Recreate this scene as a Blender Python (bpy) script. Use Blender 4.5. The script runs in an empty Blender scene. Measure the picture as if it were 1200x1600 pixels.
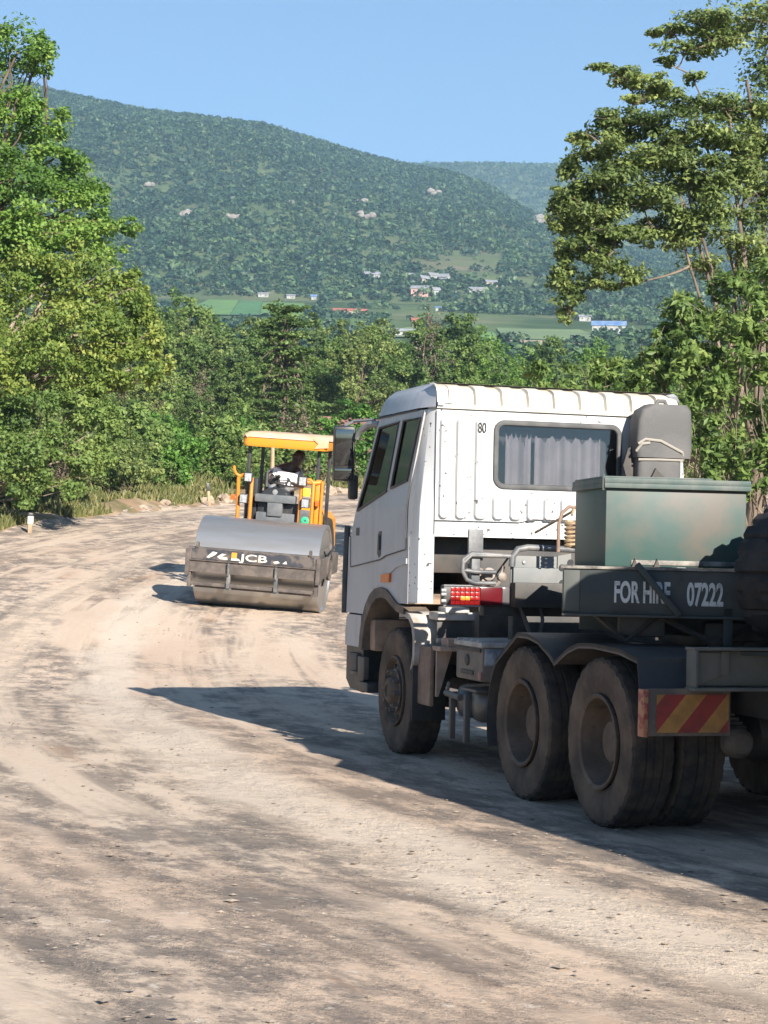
import bpy, bmesh, math, random
import numpy as np
from mathutils import Vector, Matrix
R_ = math.radians
SC = bpy.context.scene
COL = SC.collection
rng = np.random.default_rng(11)

# ------------------------------------------------------------------ camera, sky, sun, exposure
cam_d = bpy.data.cameras.new('camera')
cam = bpy.data.objects.new('camera', cam_d)
COL.objects.link(cam)
cam_d.sensor_width = 36.0
cam_d.lens = 3037.6 / 1600 * 36.0
cam_d.clip_end = 20000
cam_d.clip_start = 0.1
_pit, _rol = 0.0225, 0.0215
_F = Vector((0, math.cos(_pit), math.sin(_pit)))
_U = Vector((0, -math.sin(_pit), math.cos(_pit)))
_X = Vector((1, 0, 0))
_R2 = math.cos(_rol) * _X + math.sin(_rol) * _U
_U2 = -math.sin(_rol) * _X + math.cos(_rol) * _U
cam.matrix_world = Matrix(((_R2.x, _U2.x, -_F.x, 0), (_R2.y, _U2.y, -_F.y, 0), (_R2.z, _U2.z, -_F.z, 1.6827), (0, 0, 0, 1)))
SC.camera = cam

SUN_EL = 25.3
SUN_TRAVEL = (-0.427, 0.905)            # ground direction the light travels in
w = bpy.data.worlds.new('World')
SC.world = w
w.use_nodes = True
nt = w.node_tree
sky = nt.nodes.new('ShaderNodeTexSky')
sky.sky_type = 'NISHITA'
sky.sun_disc = False
sky.sun_elevation = R_(SUN_EL)
sky.sun_rotation = math.atan2(-SUN_TRAVEL[0], -SUN_TRAVEL[1])
sky.air_density = 1.0
sky.dust_density = 0.0
sky.altitude = 2500
sky.ozone_density = 3.5
bg = nt.nodes['Background']
bg.inputs['Strength'].default_value = 0.080
nt.links.new(sky.outputs['Color'], bg.inputs['Color'])
sl = bpy.data.lights.new('sun', 'SUN')
sl.energy = 5.0
sl.angle = R_(0.5)
sl.color = (1.0, 0.945, 0.86)
sun = bpy.data.objects.new('sun', sl)
COL.objects.link(sun)
_d = Vector((SUN_TRAVEL[0] * math.cos(R_(SUN_EL)), SUN_TRAVEL[1] * math.cos(R_(SUN_EL)), -math.sin(R_(SUN_EL))))
sun.rotation_euler = _d.to_track_quat('-Z', 'Y').to_euler()
SC.view_settings.view_transform = 'Standard'
SC.view_settings.look = 'None'
SC.view_settings.gamma = 1.0
SC.view_settings.exposure = 1.05
SC.cycles.max_bounces = 8
SC.cycles.transparent_max_bounces = 16
SC.cycles.volume_bounces = 1
SC.cycles.caustics_reflective = False
SC.cycles.caustics_refractive = False

# ------------------------------------------------------------------ helpers: materials
def mat(name, col, rough=0.6, metal=0.0, col2=None, scale=6.0, detail=6.0, lo=0.4, hi=0.62, bump=0.0, bscale=40.0,
        spec=0.5, col3=None, scale3=2.0, lo3=0.5, hi3=0.7, coord='Object', stretch=None, streak=None):
    m = bpy.data.materials.new(name)
    m.use_nodes = True
    n, l = m.node_tree.nodes, m.node_tree.links
    b = n['Principled BSDF']
    b.inputs['Base Color'].default_value = (*col, 1)
    b.inputs['Roughness'].default_value = rough
    b.inputs['Metallic'].default_value = metal
    b.inputs['Specular IOR Level'].default_value = spec
    tc = n.new('ShaderNodeTexCoord')
    vec = tc.outputs[coord]
    if stretch:
        mp = n.new('ShaderNodeMapping')
        mp.inputs['Scale'].default_value = stretch
        l.new(vec, mp.inputs['Vector'])
        vec = mp.outputs['Vector']
    prev = None
    def layer(c2, sc, a, z, prev, first):
        t = n.new('ShaderNodeTexNoise')
        t.inputs['Scale'].default_value = sc
        t.inputs['Detail'].default_value = detail
        t.inputs['Roughness'].default_value = 0.62
        l.new(vec, t.inputs['Vector'])
        mr = n.new('ShaderNodeMapRange')
        mr.inputs[1].default_value = a
        mr.inputs[2].default_value = z
        l.new(t.outputs['Fac'], mr.inputs[0])
        mx = n.new('ShaderNodeMix')
        mx.data_type = 'RGBA'
        l.new(mr.outputs[0], mx.inputs['Factor'])
        if prev is None:
            mx.inputs['A'].default_value = (*first, 1)
        else:
            l.new(prev, mx.inputs['A'])
        mx.inputs['B'].default_value = (*c2, 1)
        return mx.outputs['Result']
    if col2:
        prev = layer(col2, scale, lo, hi, prev, col)
    if col3:
        prev = layer(col3, scale3, lo3, hi3, prev, col)
    if streak:                                    # runs of dust and rust down a panel
        sc_col, sc_vec, sa_, sz_, amt = streak
        mp2 = n.new('ShaderNodeMapping')
        mp2.inputs['Scale'].default_value = sc_vec
        l.new(tc.outputs[coord], mp2.inputs['Vector'])
        t2 = n.new('ShaderNodeTexNoise')
        t2.inputs['Scale'].default_value = 1.0
        t2.inputs['Detail'].default_value = 5
        l.new(mp2.outputs['Vector'], t2.inputs['Vector'])
        mr2 = n.new('ShaderNodeMapRange')
        mr2.inputs[1].default_value = sa_
        mr2.inputs[2].default_value = sz_
        mr2.inputs[4].default_value = amt
        l.new(t2.outputs['Fac'], mr2.inputs[0])
        mx2 = n.new('ShaderNodeMix')
        mx2.data_type = 'RGBA'
        l.new(mr2.outputs[0], mx2.inputs['Factor'])
        if prev is None:
            mx2.inputs['A'].default_value = (*col, 1)
        else:
            l.new(prev, mx2.inputs['A'])
        mx2.inputs['B'].default_value = (*sc_col, 1)
        prev = mx2.outputs['Result']
    if prev is not None:
        l.new(prev, b.inputs['Base Color'])
    if bump:
        t = n.new('ShaderNodeTexNoise')
        t.inputs['Scale'].default_value = bscale
        t.inputs['Detail'].default_value = 6
        l.new(vec, t.inputs['Vector'])
        bp = n.new('ShaderNodeBump')
        bp.inputs['Strength'].default_value = bump
        bp.inputs['Distance'].default_value = 0.02
        l.new(t.outputs['Fac'], bp.inputs['Height'])
        l.new(bp.outputs[0], b.inputs['Normal'])
    return m

def leafmat(name, dark, mid, light, trans=0.3, rough=0.5):
    m = bpy.data.materials.new(name)
    m.use_nodes = True
    n, l = m.node_tree.nodes, m.node_tree.links
    b = n['Principled BSDF']
    out = n['Material Output']
    at = n.new('ShaderNodeAttribute')
    at.attribute_name = 'tint'
    cr = n.new('ShaderNodeValToRGB')
    cr.color_ramp.elements[0].position = 0.0
    cr.color_ramp.elements[0].color = (*dark, 1)
    cr.color_ramp.elements[1].position = 1.0
    cr.color_ramp.elements[1].color = (*light, 1)
    e = cr.color_ramp.elements.new(0.5)
    e.color = (*mid, 1)
    l.new(at.outputs['Fac'], cr.inputs['Fac'])
    l.new(cr.outputs['Color'], b.inputs['Base Color'])
    b.inputs['Roughness'].default_value = rough
    b.inputs['Specular IOR Level'].default_value = 0.35
    tr = n.new('ShaderNodeBsdfTranslucent')
    l.new(cr.outputs['Color'], tr.inputs['Color'])
    mx = n.new('ShaderNodeMixShader')
    mx.inputs['Fac'].default_value = trans
    l.new(b.outputs[0], mx.inputs[1])
    l.new(tr.outputs[0], mx.inputs[2])
    l.new(mx.outputs[0], out.inputs['Surface'])
    return m

def glassmat(name, tint, gloss=0.08):
    m = bpy.data.materials.new(name)
    m.use_nodes = True
    n, l = m.node_tree.nodes, m.node_tree.links
    out = n['Material Output']
    n.remove(n['Principled BSDF'])
    t = n.new('ShaderNodeBsdfTransparent')
    t.inputs['Color'].default_value = (*tint, 1)
    g = n.new('ShaderNodeBsdfGlossy')
    g.inputs['Roughness'].default_value = 0.03
    f = n.new('ShaderNodeFresnel')
    f.inputs['IOR'].default_value = 1.5
    ad = n.new('ShaderNodeMath')
    ad.operation = 'ADD'
    ad.inputs[1].default_value = gloss
    l.new(f.outputs[0], ad.inputs[0])
    mx = n.new('ShaderNodeMixShader')
    l.new(ad.outputs[0], mx.inputs[0])
    l.new(t.outputs[0], mx.inputs[1])
    l.new(g.outputs[0], mx.inputs[2])
    l.new(mx.outputs[0], out.inputs['Surface'])
    return m

def emitmat(name, col, strength, col_base=None):
    m = mat(name, col_base or col, 0.3)
    b = m.node_tree.nodes['Principled BSDF']
    b.inputs['Emission Color'].default_value = (*col, 1)
    b.inputs['Emission Strength'].default_value = strength
    return m

# ------------------------------------------------------------------ helpers: meshes
class MB:
    def __init__(s):
        s.v, s.f, s.m = [], [], []
        s.mi = 0
    def add(s, vs, fs):
        o = len(s.v)
        s.v += [tuple(x) for x in vs]
        s.f += [tuple(i + o for i in f) for f in fs]
        s.m += [s.mi] * len(fs)
    def box(s, lo, hi, bev=0.0, M=None):
        x0, y0, z0 = lo
        x1, y1, z1 = hi
        if bev <= 0:
            vs = [(x0, y0, z0), (x1, y0, z0), (x1, y1, z0), (x0, y1, z0), (x0, y0, z1), (x1, y0, z1), (x1, y1, z1), (x0, y1, z1)]
            fs = [(0, 3, 2, 1), (4, 5, 6, 7), (0, 1, 5, 4), (1, 2, 6, 5), (2, 3, 7, 6), (3, 0, 4, 7)]
        else:
            bm = bmesh.new()
            bmesh.ops.create_cube(bm, size=1)
            for q in bm.verts:
                q.co = Vector(((x0 + x1) / 2 + q.co.x * (x1 - x0), (y0 + y1) / 2 + q.co.y * (y1 - y0), (z0 + z1) / 2 + q.co.z * (z1 - z0)))
            bmesh.ops.bevel(bm, geom=list(bm.edges), offset=bev, segments=2, profile=0.6, affect='EDGES')
            bm.verts.index_update()
            vs = [tuple(q.co) for q in bm.verts]
            fs = [tuple(q.index for q in f.verts) for f in bm.faces]
            bm.free()
        if M is not None:
            vs = [tuple(M @ Vector(q)) for q in vs]
        s.add(vs, fs)
        return s
    def prism(s, poly, axis, a, b, M=None):
        n = len(poly)
        def put(p, t):
            return ((t, p[0], p[1]), (p[0], t, p[1]), (p[0], p[1], t))[axis]
        vs = [put(p, a) for p in poly] + [put(p, b) for p in poly]
        fs = [tuple(range(n))[::-1], tuple(range(n, 2 * n))] + [(i, (i + 1) % n, n + (i + 1) % n, n + i) for i in range(n)]
        if M is not None:
            vs = [tuple(M @ Vector(q)) for q in vs]
        s.add(vs, fs)
        return s
    def tube(s, path, r, n=10, caps=True):
        P = [Vector(p) for p in path]
        k = len(P)
        rs = r if isinstance(r, (list, tuple)) else [r] * k
        T = []
        for i in range(k):
            a = P[max(0, i - 1)]
            b = P[min(k - 1, i + 1)]
            T.append((b - a).normalized())
        up = Vector((0, 0, 1)) if abs(T[0].z) < 0.9 else Vector((1, 0, 0))
        N = T[0].cross(up).normalized()
        vs = []
        for i in range(k):
            N = (N - T[i] * N.dot(T[i]))
            N = N.normalized() if N.length > 1e-6 else T[i].orthogonal().normalized()
            B = T[i].cross(N)
            for j in range(n):
                a = 2 * math.pi * j / n
                vs.append(P[i] + (N * math.cos(a) + B * math.sin(a)) * rs[i])
        fs = []
        for i in range(k - 1):
            for j in range(n):
                fs.append((i * n + j, i * n + (j + 1) % n, (i + 1) * n + (j + 1) % n, (i + 1) * n + j))
        if caps:
            fs.append(tuple(range(n))[::-1])
            fs.append(tuple(range((k - 1) * n, k * n)))
        s.add(vs, fs)
        return s
    def lathe(s, prof, c, axis=0, n=48, wob=None):
        # prof: (radius, offset along axis)
        k = len(prof)
        vs = []
        for i, (r, x) in enumerate(prof):
            for j in range(n):
                a = 2 * math.pi * j / n
                rr = r + (wob(i, j) if wob else 0)
                p = [0, 0, 0]
                p[axis] = c[axis] + x
                o = [q for q in range(3) if q != axis]
                p[o[0]] = c[o[0]] + rr * math.cos(a)
                p[o[1]] = c[o[1]] + rr * math.sin(a)
                vs.append(tuple(p))
        fs = []
        for i in range(k - 1):
            for j in range(n):
                fs.append((i * n + j, i * n + (j + 1) % n, (i + 1) * n + (j + 1) % n, (i + 1) * n + j))
        s.add(vs, fs)
        return s
    def cyl(s, a, b, r, n=20):
        return s.tube([a, b], r, n)
    def loft(s, rings, closed=True, cap0=False, cap1=False):
        n = len(rings[0])
        vs = [p for r in rings for p in r]
        fs = []
        for i in range(len(rings) - 1):
            for j in range(n if closed else n - 1):
                fs.append((i * n + j, i * n + (j + 1) % n, (i + 1) * n + (j + 1) % n, (i + 1) * n + j))
        if cap0:
            fs.append(tuple(range(n))[::-1])
        if cap1:
            fs.append(tuple(range((len(rings) - 1) * n, len(rings) * n)))
        s.add(vs, fs)
        return s
    def build(s, name, mats, parent=None, angle=35, recalc=True):
        me = bpy.data.meshes.new(name)
        me.from_pydata(s.v, [], s.f)
        if recalc:
            bm = bmesh.new()
            bm.from_mesh(me)
            bmesh.ops.recalc_face_normals(bm, faces=bm.faces)
            bm.to_mesh(me)
            bm.free()
        for m in (mats if isinstance(mats, (list, tuple)) else [mats]):
            me.materials.append(m)
        me.polygons.foreach_set('material_index', s.m)
        me.polygons.foreach_set('use_smooth', [True] * len(me.polygons))
        me.set_sharp_from_angle(angle=R_(angle))
        me.update()
        o = bpy.data.objects.new(name, me)
        COL.objects.link(o)
        if parent is not None:
            o.parent = parent
        return o

def np_mesh(name, verts, faces, mats, parent=None, smooth=False, tint=None, fmat=None):
    me = bpy.data.meshes.new(name)
    verts = np.asarray(verts, np.float32)
    faces = np.asarray(faces, np.int32)
    k = faces.shape[1]
    me.vertices.add(len(verts))
    me.vertices.foreach_set('co', verts.ravel())
    me.loops.add(faces.size)
    me.loops.foreach_set('vertex_index', faces.ravel())
    me.polygons.add(len(faces))
    me.polygons.foreach_set('loop_start', np.arange(0, faces.size, k, dtype=np.int32))
    me.polygons.foreach_set('loop_total', np.full(len(faces), k, np.int32))
    for m in (mats if isinstance(mats, (list, tuple)) else [mats]):
        me.materials.append(m)
    if fmat is not None:
        me.polygons.foreach_set('material_index', np.asarray(fmat, np.int32))
    me.polygons.foreach_set('use_smooth', np.full(len(faces), smooth))
    if tint is not None:
        for nm, arr in (tint.items() if isinstance(tint, dict) else [('tint', tint)]):
            a = me.attributes.new(nm, 'FLOAT', 'POINT')
            a.data.foreach_set('value', np.asarray(arr, np.float32))
    me.update(calc_edges=True)
    o = bpy.data.objects.new(name, me)
    COL.objects.link(o)
    if parent is not None:
        o.parent = parent
    return o

def thing(name, label, cat, loc=(0, 0, 0), rz=0.0, group=None):
    o = bpy.data.objects.new(name, None)
    o.empty_display_size = 0.2
    COL.objects.link(o)
    o.location = loc
    o.rotation_euler = (0, 0, rz)
    tag(o, label, cat, group)
    return o

def tag(o, label=None, cat=None, group=None, kind=None):
    if label: o['label'] = label
    if cat: o['category'] = cat
    if group: o['group'] = group
    if kind: o['kind'] = kind
    return o

def dup(root, loc, rz, label=None, scale=None):
    r = root.copy()
    COL.objects.link(r)
    r.location = loc
    r.rotation_euler = (0, 0, rz)
    if scale is not None:
        r.scale = scale
    if label: r['label'] = label
    for ch in list(root.children):
        c = ch.copy()
        COL.objects.link(c)
        c.parent = r
        for g in list(ch.children):
            d = g.copy()
            COL.objects.link(d)
            d.parent = c
    return r

def lettering(text, height, m, name, parent, M, bold=0.0, wide=1.0, depth=0.003):
    cu = bpy.data.curves.new('lettering', 'FONT')
    cu.body = text
    cu.extrude = depth
    cu.offset = bold
    cu.size = 1.0
    o = bpy.data.objects.new('lettering_source', cu)
    COL.objects.link(o)
    dg = bpy.context.evaluated_depsgraph_get()
    me = bpy.data.meshes.new_from_object(o.evaluated_get(dg))
    bpy.data.objects.remove(o)
    bpy.data.curves.remove(cu)
    k = height / 0.7
    for v in me.vertices:
        v.co = M @ Vector((v.co.x * k * wide, v.co.y * k, v.co.z))
    me.materials.clear()
    me.materials.append(m)
    o = bpy.data.objects.new(name, me)
    COL.objects.link(o)
    o.parent = parent
    return o

def sm(a, b, t):
    t = np.clip((np.asarray(t, float) - a) / (b - a), 0, 1)
    return t * t * (3 - 2 * t)

# cheap value noise for terrain
_P = np.random.default_rng(5).random((256, 256))
def vnoise(x, y):
    x = np.asarray(x, float); y = np.asarray(y, float)
    xi = np.floor(x).astype(int); yi = np.floor(y).astype(int)
    fx = x - xi; fy = y - yi
    fx = fx * fx * (3 - 2 * fx); fy = fy * fy * (3 - 2 * fy)
    g = lambda a, b: _P[a % 256, b % 256]
    return (g(xi, yi) * (1 - fx) + g(xi + 1, yi) * fx) * (1 - fy) + (g(xi, yi + 1) * (1 - fx) + g(xi + 1, yi + 1) * fx) * fy - 0.5
def fbm(x, y, o=4):
    s = 0; a = 1.0
    for i in range(o):
        s = s + a * vnoise(x * 2 ** i + 17 * i, y * 2 ** i + 31 * i); a *= 0.5
    return s

# ------------------------------------------------------------------ terrain
PY = np.array([-500, 21, 24, 27, 32.5, 40, 65, 80, 100, 170, 300, 500, 700, 950])
PZ = np.array([0, 0, .05, .2, .64, 1.24, 3.24, 4.4, 5.8, 11, 27, 55, 84, 126])
CREST_X = np.array([-2400, -300, 0, 60, 200, 400, 530, 620, 690, 760, 850, 1000, 1300, 3600])
CREST_Y = np.array([20, 50, 118, 138, 168, 192, 233, 256, 268, 296, 352, 410, 440, 470])
RE_Y = np.array([-60, 10, 28, 43, 58, 76, 100, 140])
RE_R = np.array([-18, -13, -9.8, -9.3, -9.7, -12, -16, -22])
def bend(y):
    y = np.asarray(y, float)
    return np.where(y < 32, 0.0098, 0.0055) * (y - 32) ** 2
def edge_r(y):
    return np.interp(y, RE_Y, RE_R)
RI = 5.6
def hz(px):
    return 868 + 0.0215 * (px - 600)
def G(x, y, fine=True):
    x = np.asarray(x, float); y = np.asarray(y, float)
    z = np.interp(y, PY, PZ)
    z = z - 0.05 * (np.clip(x, -14, 14) + 1) * sm(22, 30, y) * (1 - sm(100, 160, y))
    r = x - bend(y)
    d = edge_r(y) - r + 0.5 * vnoise(y * 0.35, 3.3)
    near = (y < 130)
    z = z + np.where(near, 0.17 * np.exp(-((d - 0.9) / 0.55) ** 2) * (0.9 + 1.1 * vnoise(x * 1.1, y * 1.1)), 0)
    z = z + np.where(near & (d > 0), 0.22 * sm(0, 1.5, d) * (0.6 + fbm(x * 0.6, y * 0.6, 3)), 0)
    d2 = r - RI
    z = z + np.where(near, 2.6 * sm(0.2, 5, d2) * sm(4, 16, y) * (1 - sm(70, 110, y)), 0)
    # hill beyond the valley
    far = y > 900
    t = x / np.maximum(y, 1)
    px = 600 + 3037.6 * t
    cy = np.interp(px, CREST_X, CREST_Y)
    zc = 1.68 + (hz(px) - cy) / 3037.6 * 1900
    tau = np.clip((y - 930) / 970, 0, 1)
    zf = np.interp(y, [900, 930, 1900], [118, 123, 150])
    prof = tau ** 0.95
    zh = zf + (zc - zf) * prof
    zr = 1.68 + (hz(px) - 268) / 3037.6 * 3300
    back = sm(1900, 2300, y)
    zh = np.where(y > 1900, zc + (300 - zc) * back, zh)
    zfar = 300 + (zr - 300) * sm(2300, 3300, y)
    zh = np.where(y > 2300, zfar, zh)
    amp = np.where(y > 930, 26 * sm(930, 1300, y) * (1 - sm(1750, 1900, y)) + 10 * sm(2300, 2800, y), 0)
    zh = zh + amp * fbm(x * 0.006 + 3, y * 0.004, 4)
    z = np.where(far, zh, z)
    mid = (y > 120) & (y <= 930)
    z = z + np.where(mid, 1.2 * fbm(x * 0.02, y * 0.02, 3) * sm(120, 200, y) * (1 - sm(800, 930, y)), 0)
    return z
def gz(x, y):
    return float(G(np.array([x]), np.array([y]))[0])

M = {}
def road_material():
    m = bpy.data.materials.new('dusty_road')
    m.use_nodes = True
    n, l = m.node_tree.nodes, m.node_tree.links
    b = n['Principled BSDF']
    b.inputs['Roughness'].default_value = 0.92
    b.inputs['Specular IOR Level'].default_value = 0.15
    ra = n.new('ShaderNodeAttribute'); ra.attribute_name = 'across'
    sa = n.new('ShaderNodeAttribute'); sa.attribute_name = 'along'
    def co(fx, fy, off=0.0):
        c = n.new('ShaderNodeCombineXYZ')
        for src, f, i in ((ra, fx, 0), (sa, fy, 1)):
            mm = n.new('ShaderNodeMath'); mm.operation = 'MULTIPLY'
            mm.inputs[1].default_value = f
            l.new(src.outputs['Fac'], mm.inputs[0])
            l.new(mm.outputs[0], c.inputs[i])
        c.inputs[2].default_value = off
        return c.outputs[0]
    def noise(vec, sc, det=5, rough=0.6, dist=0.0):
        t = n.new('ShaderNodeTexNoise')
        t.inputs['Scale'].default_value = sc
        t.inputs['Detail'].default_value = det
        t.inputs['Roughness'].default_value = rough
        t.inputs['Distortion'].default_value = dist
        l.new(vec, t.inputs['Vector'])
        return t.outputs['Fac']
    def rmp(v, a, z, smooth=True):
        q = n.new('ShaderNodeMapRange')
        if smooth: q.interpolation_type = 'SMOOTHSTEP'
        q.inputs[1].default_value = a
        q.inputs[2].default_value = z
        l.new(v, q.inputs[0])
        return q.outputs[0]
    def math_(op, a, bb):
        q = n.new('ShaderNodeMath'); q.operation = op
        for i, s in ((0, a), (1, bb)):
            if isinstance(s, (int, float)): q.inputs[i].default_value = s
            else: l.new(s, q.inputs[i])
        return q.outputs[0]
    def mix(f, a, bb):
        q = n.new('ShaderNodeMix'); q.data_type = 'RGBA'
        if isinstance(f, (int, float)): q.inputs['Factor'].default_value = f
        else: l.new(f, q.inputs['Factor'])
        for k, s in (('A', a), ('B', bb)):
            if isinstance(s, tuple): q.inputs[k].default_value = (*s, 1)
            else: l.new(s, q.inputs[k])
        return q.outputs['Result']
    base = mix(rmp(noise(co(.25, .10, 1), 1.0, 4), .38, .62), (.60, .46, .345), (.51, .375, .275))
    base = mix(rmp(noise(co(.9, .10, 4), 1.0, 5), .46, .64), base, (.57, .45, .34))
    # dark tar remains: patches broken up into streaks that follow the wheel tracks
    big = rmp(noise(co(1.05, .05, 7), 1.0, 4, .6, .2), .42, .53)
    fine = rmp(noise(co(2.2, 1.0, 9), 1.0, 7, .72), .40, .60)
    tar = math_('MULTIPLY', big, fine)
    base = mix(math_('MULTIPLY', tar, 0.74), base, (.105, .086, .074))
    big2 = rmp(noise(co(.55, .16, 17), 1.0, 4, .6, .5), .44, .56)
    fine2 = rmp(noise(co(3.0, 2.2, 21), 1.3, 7, .75), .42, .58)
    base = mix(math_('MULTIPLY', math_('MULTIPLY', big2, fine2), .8), base, (.14, .12, .105))
    # red soil
    base = mix(math_('MULTIPLY', rmp(noise(co(.9, .2, 31), 1.0, 4), .60, .72), .5), base, (.40, .22, .12))
    # pale dusty wheel paths
    path = rmp(noise(co(1.1, .018, 41), 1.0, 3, .55, .25), .56, .66)
    base = mix(math_('MULTIPLY', path, .5), base, (.58, .455, .34))
    # one pale wheel track sweeping round the bend
    wob = math_('MULTIPLY', math_('SUBTRACT', noise(co(.0, .12, 61), 1.0, 3), .5), 1.6)
    off = math_('ABSOLUTE', math_('ADD', math_('ADD', ra.outputs['Fac'], 4.0), wob), 0.0)
    trk = math_('MULTIPLY', rmp(off, .62, .22), rmp(noise(co(1.2, .5, 63), 1.0, 4), .30, .55))
    base = mix(math_('MULTIPLY', trk, .8), base, (.62, .51, .40))
    # grit
    grit = rmp(noise(co(14, 12, 51), 1.0, 3, .7), .35, .7)
    base = mix(math_('MULTIPLY', grit, .22), base, (.32, .26, .21))
    gr2 = rmp(noise(co(9, 8, 57), 1.0, 3, .6), .62, .72)
    base = mix(math_('MULTIPLY', gr2, .5), base, (.62, .55, .47))
    l.new(base, b.inputs['Base Color'])
    h1 = noise(co(11, 10, 3), 1.0, 8, .7)
    h2 = noise(co(1.2, .25, 5), 1.0, 4, .6)
    hh = math_('ADD', math_('MULTIPLY', h1, .35), math_('MULTIPLY', math_('SUBTRACT', h2, tar), .9))
    bp = n.new('ShaderNodeBump')
    bp.inputs['Strength'].default_value = 0.42
    bp.inputs['Distance'].default_value = 0.05
    l.new(hh, bp.inputs['Height'])
    l.new(bp.outputs[0], b.inputs['Normal'])
    return m
M['road'] = road_material()
M['verge'] = mat('verge_soil', (.30, .20, .125), .95, col2=(.12, .12, .05), scale=.8, lo=.42, hi=.6, col3=(.42, .30, .20), scale3=.35, lo3=.5, hi3=.66, bump=.6, bscale=5, spec=.1)
M['valley'] = mat('valley_ground', (.12, .16, .06), .95, col2=(.05, .08, .03), scale=.02, lo=.4, hi=.6, col3=(.24, .20, .12), scale3=.006, lo3=.55, hi3=.68, spec=.1)
M['hillside'] = mat('hillside_ground', (.13, .155, .065), .95, col2=(.085, .115, .05), scale=.03, lo=.4, hi=.6, col3=(.20, .165, .10), scale3=.012, lo3=.56, hi3=.70, spec=.1)

def grid_mesh(name, X, Y, m, mask=None, dz=0.0, attrs=False):
    Z = G(X, Y) + dz
    if attrs:                                     # shallow ruts along the tracks
        Z = Z + .035 * fbm((X - bend(Y)) * 1.3, Y * .07, 3) + .010 * fbm(X * 2.0, Y * 1.6, 2)
    ny, nx = X.shape
    idx = np.arange(ny * nx).reshape(ny, nx)
    f = np.stack([idx[:-1, :-1], idx[:-1, 1:], idx[1:, 1:], idx[1:, :-1]], -1).reshape(-1, 4)
    V = np.stack([X.ravel(), Y.ravel(), Z.ravel()], -1)
    if mask is not None:
        f = f[mask.ravel()]
    a = None
    if attrs:
        a = {'across': (X - bend(Y)).ravel(), 'along': Y.ravel()}
    used = np.unique(f)
    mp = -np.ones(len(V), int)
    mp[used] = np.arange(len(used))
    return np_mesh(name, V[used], mp[f], m, smooth=True, tint={k: v[used] for k, v in a.items()} if a else None)

# road: a sheet in bent coordinates, a little above the ground sheet
ys = np.concatenate([np.arange(-30, 60, .35), np.arange(60, 118, .8)])
fr = np.linspace(0, 1, 110)
YY, FF = np.meshgrid(ys, fr, indexing='ij')
el = edge_r(YY) + 0.5 * vnoise(YY * 0.35, 3.3) * 0 - 0.35 + .25 * vnoise(YY * .9, 8.1)
XX = bend(YY) + el + (RI + .4 - el) * FF
road = grid_mesh('road', XX, YY, M['road'], dz=0.012, attrs=True)
tag(road, 'wide dusty dirt road bending right with dark worn tar streaks', 'road', kind='structure')
# ground sheet near
x = np.concatenate([np.arange(-60, -16, 1.5), np.arange(-16, 16, .4), np.arange(16, 61, 1.5)])
y = np.concatenate([np.arange(-40, 20, 1.5), np.arange(20, 85, .4), np.arange(85, 141, 2)])
XX, YY = np.meshgrid(x, y)
gm = grid_mesh('ground', XX, YY, M['verge'])
rr = np.array([v.co for v in gm.data.vertices])
q = rr[:, 0] - bend(rr[:, 1])
ins = (q > edge_r(rr[:, 1]) + .35) & (q < RI - .3) & (rr[:, 1] < 116)
rr[ins, 2] -= 0.16
gm.data.vertices.foreach_set('co', rr.astype(np.float32).ravel())
tag(gm, 'brown soil verge with dry grass beside the road', 'ground', kind='structure')
# valley and hill in a fan
t = np.concatenate([np.linspace(-1.2, -.26, 24), np.linspace(-.25, .25, 130), np.linspace(.26, 1.2, 24)])
y = np.concatenate([np.arange(136, 930, 12)])
TT, YY = np.meshgrid(t, y)
vl = grid_mesh('terrain', TT * YY, YY, M['valley'], dz=-.15)
tag(vl, 'green valley floor between the woods and the hill', 'terrain', kind='structure')
y = np.concatenate([np.arange(918, 1960, 9), np.arange(1960, 5200, 60)])
TT, YY = np.meshgrid(t, y)
hl = grid_mesh('hill', TT * YY, YY, M['hillside'], dz=0)
tag(hl, 'long bush covered hill rising behind the valley', 'hill', kind='structure')
# ------------------------------------------------------------------ vegetation
M['bark'] = mat('bark', (.16, .12, .085), .9, col2=(.08, .06, .045), scale=5, bump=.6, bscale=14, stretch=(1, 1, .3), spec=.15)
M['bark_pale'] = mat('bark_pale', (.34, .27, .20), .9, col2=(.17, .13, .10), scale=4, bump=.5, bscale=14, stretch=(1, 1, .3), spec=.15)
M['bark_tan'] = mat('bark_tan', (.22, .17, .125), .9, col2=(.11, .085, .065), scale=4, bump=.5, bscale=14, stretch=(1, 1, .3), spec=.15)
M['leaf_dry'] = leafmat('leaf_dry', (.06, .05, .03), (.15, .115, .075), (.26, .20, .14), .15)
M['leaf_bright'] = leafmat('leaf_bright', (0.061, 0.128, 0.022), (0.155, 0.277, 0.049), (0.297, 0.405, 0.081), .42)
M['leaf_yellow'] = leafmat('leaf_yellow', (0.075, 0.128, 0.026), (0.195, 0.272, 0.052), (0.365, 0.385, 0.09), .42)
M['leaf_deep'] = leafmat('leaf_deep', (0.048, 0.090, 0.026), (0.126, 0.198, 0.053), (0.240, 0.312, 0.094), .42)
M['leaf_olive'] = leafmat('leaf_olive', (0.072, 0.110, 0.034), (0.195, 0.255, 0.074), (0.36, 0.41, 0.13), .42)
M['leaf_mid'] = leafmat('leaf_mid', (0.062, 0.110, 0.029), (0.162, 0.246, 0.060), (0.288, 0.360, 0.102), .42)
M['leaf_fresh'] = leafmat('leaf_fresh', (0.050, 0.121, 0.022), (0.110, 0.242, 0.040), (0.198, 0.341, 0.066), .42)
M['leaf_far'] = leafmat('leaf_far', (0.016, 0.040, 0.020), (0.040, 0.081, 0.034), (0.132, 0.194, 0.070), .1)
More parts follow.
